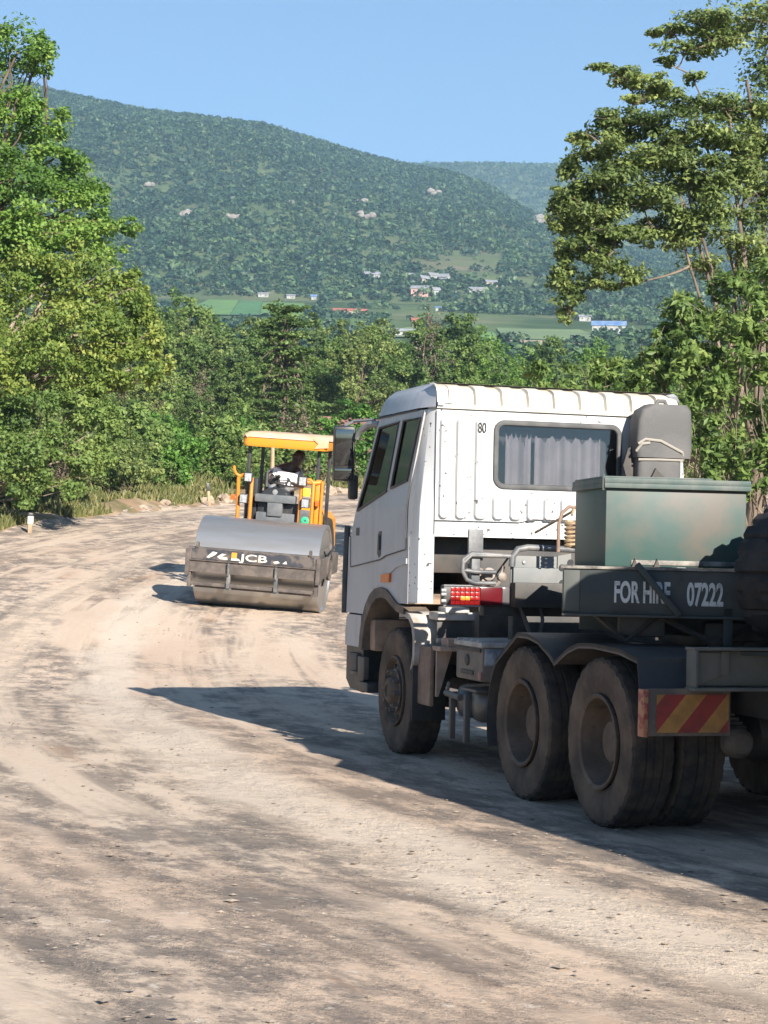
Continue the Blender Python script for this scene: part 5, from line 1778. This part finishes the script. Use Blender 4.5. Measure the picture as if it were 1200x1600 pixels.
# green tool box on the front of the trailer
def toolpaint():
    m = mat('weathered_green', (.020, .062, .052), .5, col2=(.032, .070, .060), scale=3.0, lo=.35, hi=.6, col3=(.085, .075, .058), scale3=.95, lo3=.44, hi3=.56)
    return m
tb = MB().box((0, 0, 1.648), (.925, .82, 2.175), .006)
tbx = tb.build('tool_box', toolpaint(), trailer)
_w = Matrix.Translation((KX, KY, 0)) @ Matrix.Rotation(math.atan2(-.1045, .9945), 4, 'Z')
tbx.matrix_local = _w.inverted() @ Matrix.Translation((1.411, 12.36, 0)) @ Matrix.Rotation(math.atan2(.139, .99), 4, 'Z')
ld = MB().box((-.02, -.035, 2.176), (.945, .84, 2.21), .005)
ld.box((-.02, -.038, 2.145), (.945, -.022, 2.176), .003).box((-.023, -.02, 2.145), (-.010, .84, 2.176), .003)
ld.box((-.015, 0, 2.21), (.70, .80, 2.222), .004)
ld.tube([(-.025, -.02, 2.235), (-.025, -.02, 2.13)], .008, 6)
ld.build('lid', mat('dark_green_lid', (.045, .075, .066), .6, col2=(.11, .115, .10), scale=5), tbx)
bt = MB().box((.17, -.008, 1.66), (.92, -.0005, 1.69), .002)
bt.build('bottom_strip', M['trailer_edge'], tbx)
for u in (.19, .335):
    MB().prism([(u - .02, 1.648), (u + .02, 1.648), (u, 1.70)], 1, -.025, -.003).build('hinge', M['chassis'], tbx)

# big tyre standing against the trailer at the right edge
sw = thing('spare_wheel', 'big black spare wheel with coarse tread standing against the trailer side at the right edge', 'wheel', (2.60, 11.97, 1.62), 0)
sw.rotation_euler = (0, 0, R_(33) - math.pi / 2)
st = MB()
Rr, hw2 = .455, .17
pr = [(.25, -hw2 * .7), (.27, -hw2 * .9), (.34, -hw2), (.40, -hw2 * .98), (.44, -hw2 * .94), (Rr, -hw2 * .84), (Rr, -hw2 * .4), (Rr, 0), (Rr, hw2 * .4), (Rr, hw2 * .84), (.44, hw2 * .94), (.40, hw2 * .98), (.34, hw2), (.27, hw2 * .9), (.25, hw2 * .7)]
def wob2(i, j):
    if 4 <= i <= 10:
        e = i in (4, 5, 9, 10)
        if e: return -.022 if (j % 6) < 2 else 0
        return -.018 if (j % 12) < 1 else 0
    return 0
st.lathe(pr, (0, 0, 0), 0, 144, wob2)
st.build('tyre', mat('black_tyre', (.015, .014, .015), .7, col2=(.035, .029, .026), scale=7, spec=.3), sw, 30)
rm = MB().lathe([(.26, -.12), (.255, -.10), (.24, -.05), (.20, -.03), (.15, -.03), (.10, .0), (.002, .0)], (0, 0, 0), 0, 40)
rm.lathe([(.26, .12), (.24, .05), (.002, .04)], (0, 0, 0), 0, 40)
rm.build('rim', M['rim_dark'], sw, 35)
nu = MB().lathe([(.15, -.032), (.19, -.032), (.19, -.028), (.15, -.028)], (0, 0, 0), 0, 24)
for k in range(8):
    a = 2 * math.pi * k / 8
    nu.tube([(-.03, .17 * math.cos(a), .17 * math.sin(a)), (-.06, .17 * math.cos(a), .17 * math.sin(a))], [.018, .015], 6)
nu.build('wheel_nut', M['zinc'], sw, 30)
cr_ = MB().box((-.2, -1.75, 1.135), (.75, -1.10, 1.16), .004).box((-.1, -1.15, 1.16), (-.04, -1.10, 1.40), .004).box((.6, -1.15, 1.16), (.66, -1.10, 1.40), .004)
cr_.build('wheel_carrier', M['trailer'], trailer)

# ------------------------------------------------------------------ lorry standing just right of the view, its shadow crosses the road
LZ = math.atan2(.362, .932)
lorry = thing('lorry', 'box bodied lorry standing behind the tractor unit at the right, its shadow on the road', 'lorry', (2.221, 10.04, 0), LZ)
M['lorry_body'] = mat('lorry_body_paint', (.45, .42, .36), .5, col2=(.36, .33, .28), scale=2)
lb = MB()
prof = [(0, 1.05), (2.4, 1.05), (2.4, 2.66), (2.28, 2.74), (.12, 2.74), (0, 2.66)]
lb.prism(prof, 1, -7.2, 0.0)
for i in range(9):
    yq = -7.0 + i * .8
    lb.box((-.025, yq, 1.1), (-.002, yq + .06, 2.64), .004).box((2.402, yq, 1.1), (2.425, yq + .06, 2.64), .004)
lb.box((1.18, .002, 1.12), (1.22, .03, 2.68), .005).box((.1, .002, 1.12), (2.3, .02, 1.2), .005)
lb.build('body', M['lorry_body'], lorry, 30)
lc = MB()
lc.prism([(-7.35, .55), (-9.03, .55), (-9.09, 1.3), (-8.85, 2.25), (-8.53, 2.38), (-7.35, 2.38)], 0, .12, 2.28)
lc.build('cab', mat('lorry_cab_paint', (.10, .16, .36), .4), lorry, 30)
MB().prism([(-9.092, 1.36), (-9.102, 1.36), (-8.885, 2.18), (-8.875, 2.18)], 0, .25, 2.15).build('windscreen', M['dark_window'], lorry)
for s in (.118, 2.282):
    MB().prism([(-7.8, 1.4), (-8.95, 1.4), (-8.75, 2.15), (-7.8, 2.15)], 0, s - .006, s + .006).build('window', M['dark_window'], lorry)
lx = MB().box((.5, -9.0, .72), (.62, -.2, .95), .01).box((1.78, -9.0, .72), (1.9, -.2, .95), .01).box((.3, -9.15, .42), (2.1, -8.98, .68), .03).box((.5, -.2, .72), (1.9, -.1, .95), .01)
for yq in (-6.0, -4.0, -2.0):
    lx.box((.55, yq, .93), (1.85, yq + .1, 1.06), .01)
lx.build('chassis', M['chassis'], lorry)
for (yq, kk) in ((-8.1, 'f'), (-2.3, 'r')):
    for s in (-1, 1):
        q = dup(wf_ if kk == 'f' else wr_, (0, 0, 0), 0)
        q.parent = lorry
        q.location = (.14 if s < 0 else 2.26, yq, .535)
        q.rotation_euler = (0, 0, 0 if s < 0 else math.pi)

# ------------------------------------------------------------------ the road roller
RX, RY = -2.07, 33.15
yaw = R_(-7.0)
gx = (gz(RX + 1, RY) - gz(RX - 1, RY)) / 2
gy_ = (gz(RX, RY + 1.6) - gz(RX, RY - .2)) / 1.8
nz = Vector((-gx, -gy_, 1)).normalized()
yv = Vector((-math.sin(yaw), math.cos(yaw), 0)); yv = (yv - nz * yv.dot(nz)).normalized()
xv = yv.cross(nz).normalized()
RMAT = Matrix(((xv.x, yv.x, nz.x, RX), (xv.y, yv.y, nz.y, RY), (xv.z, yv.z, nz.z, gz(RX, RY) + .005), (0, 0, 0, 1)))
roller = thing('road_roller', 'yellow single drum road roller with canopy facing the camera on the dirt road', 'road roller')
roller.matrix_world = RMAT
M['yellow'] = mat('machine_yellow', (.66, .255, .018), .45, col2=(.42, .24, .05), scale=4, lo=.5, hi=.75)
M['orange'] = mat('machine_orange', (.66, .21, .02), .45, col2=(.45, .17, .04), scale=6, lo=.5, hi=.75)
M['canopy_dust'] = mat('canopy_dust', (.55, .34, .20), .9, col2=(.62, .44, .32), scale=3)
M['drum'] = mat('drum_steel', (.42, .42, .42), .36, .75, col2=(.36, .34, .31), scale=3, stretch=(.12, 1, 1), bump=.02, bscale=30)
M['yoke'] = mat('dusty_yoke', (.075, .062, .055), .85, col2=(.13, .105, .088), scale=7, lo=.42, hi=.62)
M['decal'] = mat('decal_black', (.022, .024, .032), .6, col2=(.095, .075, .062), scale=5, lo=.47, hi=.58)
M['decal_pale'] = mat('decal_pale', (.58, .52, .42), .7, col2=(.34, .28, .22), scale=14, lo=.58, hi=.72)
dr = MB().lathe([(.30, -1.03), (.68, -1.03), (.70, -1.06), (.735, -1.062), (.75, -1.055), (.75, 1.055), (.735, 1.062), (.70, 1.06), (.68, 1.03), (.30, 1.03)], (0, 0, .75), 0, 96)
dr.lathe([(.002, -1.01), (.32, -1.01), (.32, -.96)], (0, 0, .75), 0, 24).lathe([(.002, 1.01), (.32, 1.01), (.32, .96)], (0, 0, .75), 0, 24)
dr.build('drum', M['drum'], roller, 40)
yk = MB()
yk.prism([(-.99, .815), (-.955, 1.03), (-.88, 1.035), (-.85, .80), (-.88, .63), (-.95, .62), (-.955, .80)], 0, -1.11, 1.11)
for s in (-1, 1):
    u0, u1 = sorted((s * 1.075, s * 1.125))
    yk.box((u0, -.98, .62), (u1, 1.05, .97), .02)
    yk.box((u0 - .01, -1.0, .56), (u1 + .01, -.86, 0.995), .01)
    yk.lathe([(.002, 0), (.20, 0), (.22, .02), (.22, .05)], (s * 1.13 - .025, 0, .78), 0, 24)
yk.box((-1.11, .93, .66), (1.11, 1.08, .97), .03)
yoke = yk.build('drum_frame', M['yoke'], roller, 35)
# decal strip with lettering on the front beam
FM = Matrix(((1, 0, 0, 0), (0, .16, -.985, -.985), (0, .985, .16, .835), (0, 0, 0, 1)))
dc = MB(); dc.box((-1.03, .0, .012), (1.02, .175, .015)); 
for i in range(len(dc.v)): dc.v[i] = tuple(FM @ Vector(dc.v[i]))
dcl = dc.build('decal', M['decal'], yoke)
lettering('JCB', .112, mat('letter_cream', (.56, .50, .41), .7), 'maker_letters', yoke, FM @ Matrix.Translation((-.205, .026, .021)), .016, 1.85, .002)
dm = MB()
dm.prism([(-.36, .06), (-.27, .06), (-.27, .15), (-.36, .15)], 2, .016, .020)
for i in range(len(dm.v)): dm.v[i] = tuple(FM @ Vector(dm.v[i]))
dm.build('yellow_square', M['yellow'], yoke)
for pol in ([(-.36, .02), (-.20, .02), (-.24, .055), (-.36, .055)], [(-.70, .05), (-.63, .09), (-.60, .13), (-.68, .14), (-.72, .10), (-.78, .04), (-.74, .03)],
            [(-.60, .06), (-.52, .12), (-.45, .11), (-.53, .07), (-.43, .06), (-.42, .02), (-.55, .025)], [(.34, .05), (.42, .07), (.46, .04), (.38, .02)], [(.50, .03), (.56, .08), (.58, .03)]):
    MB().prism(pol, 2, .016, .019, FM).build('worn_mark', M['decal_pale'], yoke)
sc_ = MB()
sc_.box((-1.06, -.90, .39), (1.06, -.84, .45), .008)
sc_.box((-.98, -.845, .355), (.98, -.80, .40), .006)
for s in (-1, 1):
    sc_.box((s * 1.07 - .03, -.93, .36), (s * 1.07 + .03, -.80, .66), .01)
scr = sc_.build('scraper_bar', M['yoke'], roller)
for u in (-.40, .40):
    q = MB().box((u - .022, -.99, .66), (u + .022, -.93, .80), .008).box((u - .03, -.95, .38), (u + .03, -.86, .66), .008)
    q.tube([(u, -1.0, .80), (u, -.99, .60)], .022, 8)
    q.prism([(u - .08, .355), (u + .05, .355), (u + .05, .41), (u - .02, .41)], 1, -.88, -.84)
    q.build('scraper_bracket', M['grey_steel'], roller)
ho_ = MB()
for k in range(3):
    ho_.tube([(-.3 + .1 * k, 1.0, .98), (-.32 + .12 * k, .92, 1.18), (-.25 + .12 * k, 1.02, 1.34), (-.2 + .1 * k, 1.18, 1.28)], .022, 7)
ho_.tube([(1.0, 1.0, .98), (1.12, .6, 1.10), (1.13, .1, 1.05), (1.13, .02, .92)], .02, 7)
ho_.build('hydraulic_hose', M['black'], roller, 60)
for u in (-.95, .95):
    MB().lathe([(.03, -.02), (.06, -.02), (.06, .02), (.03, .02), (.03, -.02)], (u, -.93, 1.06), 0, 14).build('lifting_eye', M['yoke'], roller)
# rear half: platform, hood, wheels
pf = MB().box((-.75, 1.15, 1.02), (.70, 2.35, 1.32), .03).box((-.35, .95, .62), (.35, 1.5, 1.1), .05)
pf.build('platform', M['black'], roller)
hd = MB()
hd.loft([[(-.62, 2.35, .75), (.58, 2.35, .75), (.58, 4.2, .75), (-.62, 4.2, .75)], [(-.62, 2.35, 1.5), (.58, 2.35, 1.5), (.56, 4.2, 1.35), (-.60, 4.2, 1.35)], [(-.54, 2.45, 1.62), (.5, 2.45, 1.62), (.48, 4.1, 1.48), (-.52, 4.1, 1.48)]], cap0=True, cap1=True)
hd.build('engine_hood', M['yellow'], roller, 30)
for s in (-1, 1):
    w_ = bpy.data.objects.new('rear_wheel', None); COL.objects.link(w_); w_.parent = roller
    w_.location = (s * .44 - .02, 2.9, .74)
    t = MB()
    def wob3(i, j): return -.05 if (2 <= i <= 6 and ((j + 2 * abs(i - 4)) % 8) < 4) else 0
    t.lathe([(.36, -.22), (.60, -.25), (.70, -.23), (.74, -.14), (.74, 0), (.74, .14), (.70, .23), (.60, .25), (.36, .22)], (0, 0, 0), 0, 96, wob3)
    t.build('tyre', M['rubber'], w_, 30)
    MB().lathe([(.37, -.2), (.34, -.1), (.12, -.06), (.002, -.06)], (0, 0, 0), 0, 24).lathe([(.37, .2), (.34, .1), (.12, .06), (.002, .06)], (0, 0, 0), 0, 24).build('rim', M['yellow'], w_)
# console
co_ = MB()
co_.box((-.42, 1.20, 1.30), (.30, 1.42, 1.56), .02)
co_.box((-.22, 1.16, 1.50), (.05, 1.30, 1.76), .02)
co_.box((-.45, 1.14, 1.74), (.28, 1.30, 1.88), .025)
co_.build('console', mat('console_grey', (.10, .11, .115), .6, col2=(.15, .15, .15), scale=4), roller)
ck = MB()
ck.loft([rbox_ring(-.36, .14, 1.2, 1.5, 1.88, .05), rbox_ring(-.34, .12, 1.19, 1.5, 1.93, .06), rbox_ring(-.24, .04, 1.26, 1.48, 1.985, .06), rbox_ring(-.20, .0, 1.3, 1.46, 1.995, .05)], cap0=True, cap1=True)
ck.build('dash_cover', mat('dash_black', (.028, .032, .036), .5), roller, 40)
sc2 = MB().box((-.58, 1.32, 1.32), (-.44, 1.5, 2.14), .02)
sc2.build('side_console', mat('dash_black', (.02, .022, .025), .5), roller, 40)
for (a, b) in ((.0, .29), (-.42, -.24)):
    MB().box((a, 1.30, 1.32), (b, 1.45, 1.74), .02).build('panel', M['black'], roller)
MB().lathe([(.002, -.015), (.045, -.012), (.05, 0)], (-.10, 1.195, 1.925), 1, 14).build('gauge', M['zinc'], roller)
sw_ = MB()
Pw = [(-.10 + .19 * math.cos(a), 1.50 + .16 * math.sin(a), 2.13 + .05 * math.sin(a)) for a in np.linspace(0, 2 * math.pi, 25)]
sw_.tube(Pw, .016, 6, False); sw_.tube([(-.10, 1.50, 2.13), (-.10, 1.40, 2.02)], .025, 8); sw_.tube([(-.29, 1.50, 2.13), (.09, 1.50, 2.13)], .012, 6)
sw_.build('steering_wheel', M['black'], roller)
MB().tube([(-.30, 1.40, 2.0), (-.31, 1.42, 2.26)], .035, 8).build('lever', M['black'], roller)
se = MB().box((-.50, 1.78, 1.54), (.06, 2.22, 1.66), .04).box((-.50, 2.20, 1.6), (.06, 2.30, 2.12), .05).box((-.15, 1.85, 1.32), (.17, 2.15, 1.5), .02)
se.build('seat', M['black'], roller)
# handrails
def rail(pts, r, m, nm='handrail'):
    return MB().tube(pts, r, 10).build(nm, m, roller, 50)
for s, c in ((-1, -.62), (1, .48)):
    a, b = c - .11, c + .11
    rail([(a, 1.10, 1.25), (a, 1.10, 1.60), (a + .02 * s, 1.10, 2.14), (a + .06, 1.10, 2.19), (b - .06, 1.10, 2.19), (b, 1.10, 2.14), (b, 1.10, 1.60), (b, 1.10, 1.25)], .033, M['orange'])
    if s < 0:
        rail([(b - .04, 1.10, 2.19), (a - .02, 1.10, 2.17), (a - .07, 1.08, 2.21), (a - .10, 1.06, 2.28), (a - .105, 1.06, 2.34)], .028, M['orange'])
    else:
        rail([(a + .02, 1.10, 2.16), (b + .02, 1.12, 2.14), (b + .12, 1.16, 2.16)], .04, M['orange'])
        MB().box((b + .03, 1.14, 1.22), (b + .13, 1.24, 2.20), .02).build('rail_plate', M['yellow'], roller)
        MB().tube([(b + .15, 1.13, 1.22), (b + .15, 1.13, 2.18)], .028, 8).build('handrail', M['orange'], roller, 50)
    for z in (2.16, 1.78):
        uu_ = (b - .05 if s < 0 else a + .04) if z > 2 else c
        lh = MB().box((uu_ - .075, .99, z - .085), (uu_ + .075, 1.06, z + .085), .02)
        lo_ = lh.build('headlight', M['black'], roller)
        MB().box((uu_ - .06, .978, z - .07), (uu_ + .06, .991, z + .07), .006).build('lens', mat('lamp_lens', (.42, .43, .43), .15, col2=(.25, .26, .26), scale=30), lo_)
    MB().box((c + s * .2 - .035, 1.03, 1.74), (c + s * .2 + .035, 1.10, 1.84), .012).build('indicator', M['orange_lens'], roller)
MB().box((.42, 1.05, 1.90), (.55, 1.065, 2.04), .003).build('yellow_sticker', mat('sticker_yellow', (.70, .58, .05), .5), roller)
MB().box((.38, 1.05, 1.40), (.56, 1.07, 1.66), .01).build('grey_panel', M['grey_steel'], roller)
MB().lathe([(.02, -.006), (.06, -.006), (.075, 0), (.06, .006)], (.49, 1.04, 1.47), 1, 20).build('green_sticker', mat('sticker_green', (.03, .42, .20), .5), roller)
# canopy on posts
cn = MB()
cz = 2.71
cn.loft([rbox_ring(-.69, .79, 1.02, 2.62, cz, .10), rbox_ring(-.71, .81, 1.0, 2.64, cz + .05, .11), rbox_ring(-.69, .79, 1.02, 2.62, cz + .20, .12), rbox_ring(-.61, .72, 1.10, 2.55, cz + .245, .12)], cap0=True, cap1=True)
cno = cn.build('canopy', M['yellow'], roller, 40)
cd_ = MB()
def ragged(z0, amp, k): return [(x_, y_, z0 + amp * math.sin(i * 1.7 + k) + amp * .7 * math.sin(i * .6)) for i, (x_, y_, _) in enumerate(rbox_ring(-.718, .818, .994, 2.646, 0, .118, 8))]
rings_ = [ragged(cz + .155, .022, 0), [(a, b, cz + .208) for a, b, _ in rbox_ring(-.702, .802, 1.006, 2.632, 0, .125, 8)], [(a, b, cz + .252) for a, b, _ in rbox_ring(-.615, .725, 1.09, 2.556, 0, .12, 8)]]
cd_.loft(rings_, cap1=True)
cd_.prism([(.58, cz + .03), (.82, cz + .06), (.82, cz + .20), (.54, cz + .20), (.64, cz + .12)], 1, .988, 1.03)
cd_.build('dust_cover', M['canopy_dust'], cno, 40)
for (a, b) in ((-.61, 1.25), (.63, 1.25), (-.61, 2.5), (.63, 2.5)):
    MB().box((a - .03, b - .035, 1.3), (a + .03, b + .035, cz + .01), .01).build('post', M['black'], roller)

# ------------------------------------------------------------------ the driver
person = thing('person', 'roller driver in a white and grey shirt leaning to the side on the seat', 'person')
person.matrix_world = RMAT
def skinned(name, joints, edges, m, parent, sub=2, root=0):
    me = bpy.data.meshes.new(name)
    me.from_pydata([j[0] for j in joints], edges, [])
    me.materials.append(m)
    o = bpy.data.objects.new(name, me)
    COL.objects.link(o)
    o.parent = parent
    md = o.modifiers.new('skin', 'SKIN')
    md.use_smooth_shade = True
    sv_ = me.skin_vertices[0].data
    for i, j in enumerate(joints):
        r = j[1]
        sv_[i].radius = (r, r) if not isinstance(r, tuple) else r
        sv_[i].use_root = (i == root)
    s_ = o.modifiers.new('smooth', 'SUBSURF')
    s_.levels = sub; s_.render_levels = sub
    return o
M['skin'] = mat('dark_skin', (.032, .018, .012), .5, col2=(.042, .024, .016), scale=9)
J = [((.02, 1.95, 1.70), .13), ((.05, 1.92, 1.92), .115), ((.12, 1.86, 2.14), .125), ((.18, 1.82, 2.28), .085), ((.22, 1.79, 2.34), .062), ((.245, 1.775, 2.385), .085), ((.262, 1.762, 2.45), .125), ((.268, 1.765, 2.53), .115), ((.272, 1.77, 2.58), .06),
     ((-.02, 1.80, 2.26), .062), ((-.17, 1.72, 2.10), .050), ((-.20, 1.62, 2.03), .045), ((-.10, 1.52, 2.16), .036), ((-.04, 1.44, 2.28), .028), ((-.02, 1.42, 2.33), .034),
     ((.33, 1.84, 2.22), .062), ((.42, 1.78, 2.06), .048), ((.44, 1.70, 1.97), .043), ((.40, 1.52, 1.98), .034), ((.37, 1.40, 2.0), .027), ((.36, 1.345, 2.01), .034),
     ((-.10, 1.90, 1.67), .095), ((-.19, 1.62, 1.70), .075), ((-.20, 1.52, 1.68), .062), ((-.19, 1.50, 1.46), .055), ((-.18, 1.50, 1.38), .04), ((-.18, 1.40, 1.35), .04),
     ((.15, 1.90, 1.67), .095), ((.22, 1.62, 1.70), .075), ((.23, 1.52, 1.68), .062), ((.24, 1.50, 1.46), .055), ((.24, 1.50, 1.38), .04), ((.24, 1.40, 1.35), .04),
     ((.262, 1.655, 2.455), .016), ((.27, 1.68, 2.40), .02)]
def _mv(q):
    return (q[0] - .08 - .22 * (2.5 - q[2]), q[1], q[2] + .08)
J = [(_mv(a), b) for a, b in J]
J[11] = ((-.27, 1.64, 2.05), .045); J[12] = ((-.20, 1.54, 2.12), .036); J[13] = ((-.13, 1.45, 2.16), .028); J[14] = ((-.11, 1.42, 2.18), .034)
E_ = [(0, 1), (1, 2), (2, 3), (3, 4), (4, 5), (5, 6), (6, 7), (7, 8), (3, 9), (9, 10), (10, 11), (11, 12), (12, 13), (13, 14), (3, 15), (15, 16), (16, 17), (17, 18), (18, 19), (19, 20),
      (0, 21), (21, 22), (22, 23), (23, 24), (24, 25), (25, 26), (0, 27), (27, 28), (28, 29), (29, 30), (30, 31), (31, 32), (6, 33), (5, 34)]
# fingers curl round the wheel rim and the lever
def fingers(base, dirs):
    for (a, b, c) in dirs:
        i = len(J)
        J.append((a, .011)); J.append((b, .010)); J.append((c, .008))
        E_.append((base, i)); E_.append((i, i + 1)); E_.append((i + 1, i + 2))
fingers(14, [((-.145 + .022 * k, 1.40, 2.205 + .004 * k), (-.148 + .024 * k, 1.37, 2.215), (-.146 + .024 * k, 1.345, 2.19)) for k in range(4)] + [((-.07, 1.43, 2.18), (-.055, 1.41, 2.20), (-.055, 1.385, 2.20))])
fingers(20, [(_mv((.335 + .02 * k, 1.32, 2.03)), _mv((.333 + .022 * k, 1.295, 2.02)), _mv((.335 + .021 * k, 1.29, 1.99))) for k in range(4)] + [(_mv((.33, 1.35, 2.03)), _mv((.315, 1.335, 2.045)), _mv((.32, 1.31, 2.05)))])
skinned('body', J, E_, M['skin'], person)
for k in (-1, 1):
    p_ = _mv((.262 + k * .036, 1.662, 2.48))
    MB().lathe([(.001, -.012), (.010, -.008), (.012, 0)], p_, 1, 10).build('eye', mat('eye_white', (.10, .09, .085), .3), person)
    MB().lathe([(.001, -.008), (.022, -.006), (.028, 0), (.02, .01), (.001, .012)], _mv((.266 + k * .095, 1.78, 2.465)), 0, 12).build('ear', M['skin'], person, 60)
def sk(name, js, ed, m):
    return skinned(name, [(_mv(a), b) for a, b in js], ed, m, person)
sk('hair', [((.27, 1.79, 2.51), .112), ((.274, 1.78, 2.555), .10), ((.274, 1.78, 2.595), .06)], [(0, 1), (1, 2)], mat('black_hair', (.008, .007, .007), .8))
sk('shirt', [((.03, 1.95, 1.76), .20), ((.05, 1.90, 1.92), .21), ((.115, 1.82, 2.08), .23), ((.15, 1.80, 2.205), .20), ((-.05, 1.76, 2.18), .10), ((.35, 1.80, 2.14), .11)], [(0, 1), (1, 2), (2, 3), (3, 4), (3, 5)],
   mat('white_shirt', (.80, .80, .80), .9, col2=(.22, .24, .27), scale=12, detail=1.0, lo=.62, hi=.66))
sk('shirt_yoke', [((.15, 1.90, 2.27), .11), ((.185, 1.84, 2.31), .09), ((.205, 1.81, 2.345), .066), ((-.02, 1.82, 2.26), .072), ((-.15, 1.74, 2.14), .066), ((.33, 1.86, 2.22), .070), ((.41, 1.79, 2.09), .064)],
   [(0, 1), (1, 2), (0, 3), (3, 4), (0, 5), (5, 6)], mat('grey_cloth', (.34, .34, .38), .9))
sk('trousers', [((.02, 1.95, 1.72), .155), ((-.10, 1.90, 1.67), .112), ((-.19, 1.62, 1.70), .092), ((-.20, 1.50, 1.67), .080), ((-.19, 1.50, 1.42), .072), ((.15, 1.90, 1.67), .112), ((.22, 1.62, 1.70), .092), ((.23, 1.50, 1.67), .080), ((.24, 1.50, 1.42), .072)],
   [(0, 1), (1, 2), (2, 3), (3, 4), (0, 5), (5, 6), (6, 7), (7, 8)], mat('jeans', (.22, .28, .38), .9, col2=(.12, .16, .25), scale=14))
for k in (-.50, -.08):
    MB().box((k - .05, 1.27, 1.322), (k + .05, 1.54, 1.40), .03).build('shoe', M['black'], person)

# ------------------------------------------------------------------ haze
hzb = MB().box((-6400, -60, -8), (6400, 5400, 1000))
hm = bpy.data.materials.new('haze_air')
hm.use_nodes = True
n_, l_2 = hm.node_tree.nodes, hm.node_tree.links
n_.remove(n_['Principled BSDF'])
pv = n_.new('ShaderNodeVolumePrincipled')
pv.inputs['Color'].default_value = (.52, .77, 1.0, 1)
pv.inputs['Density'].default_value = 0.00019
pv.inputs['Anisotropy'].default_value = 0.1
l_2.new(pv.outputs[0], n_['Material Output'].inputs['Volume'])
hz_o = hzb.build('haze', hm)
tag(hz_o, 'thin bluish haze over the valley and hill', 'haze', kind='stuff')
# unused prototypes are removed
for k_, (o_, used_) in protos.items():
    if not used_:
        for ch_ in list(o_.children): bpy.data.objects.remove(ch_)
        bpy.data.objects.remove(o_)
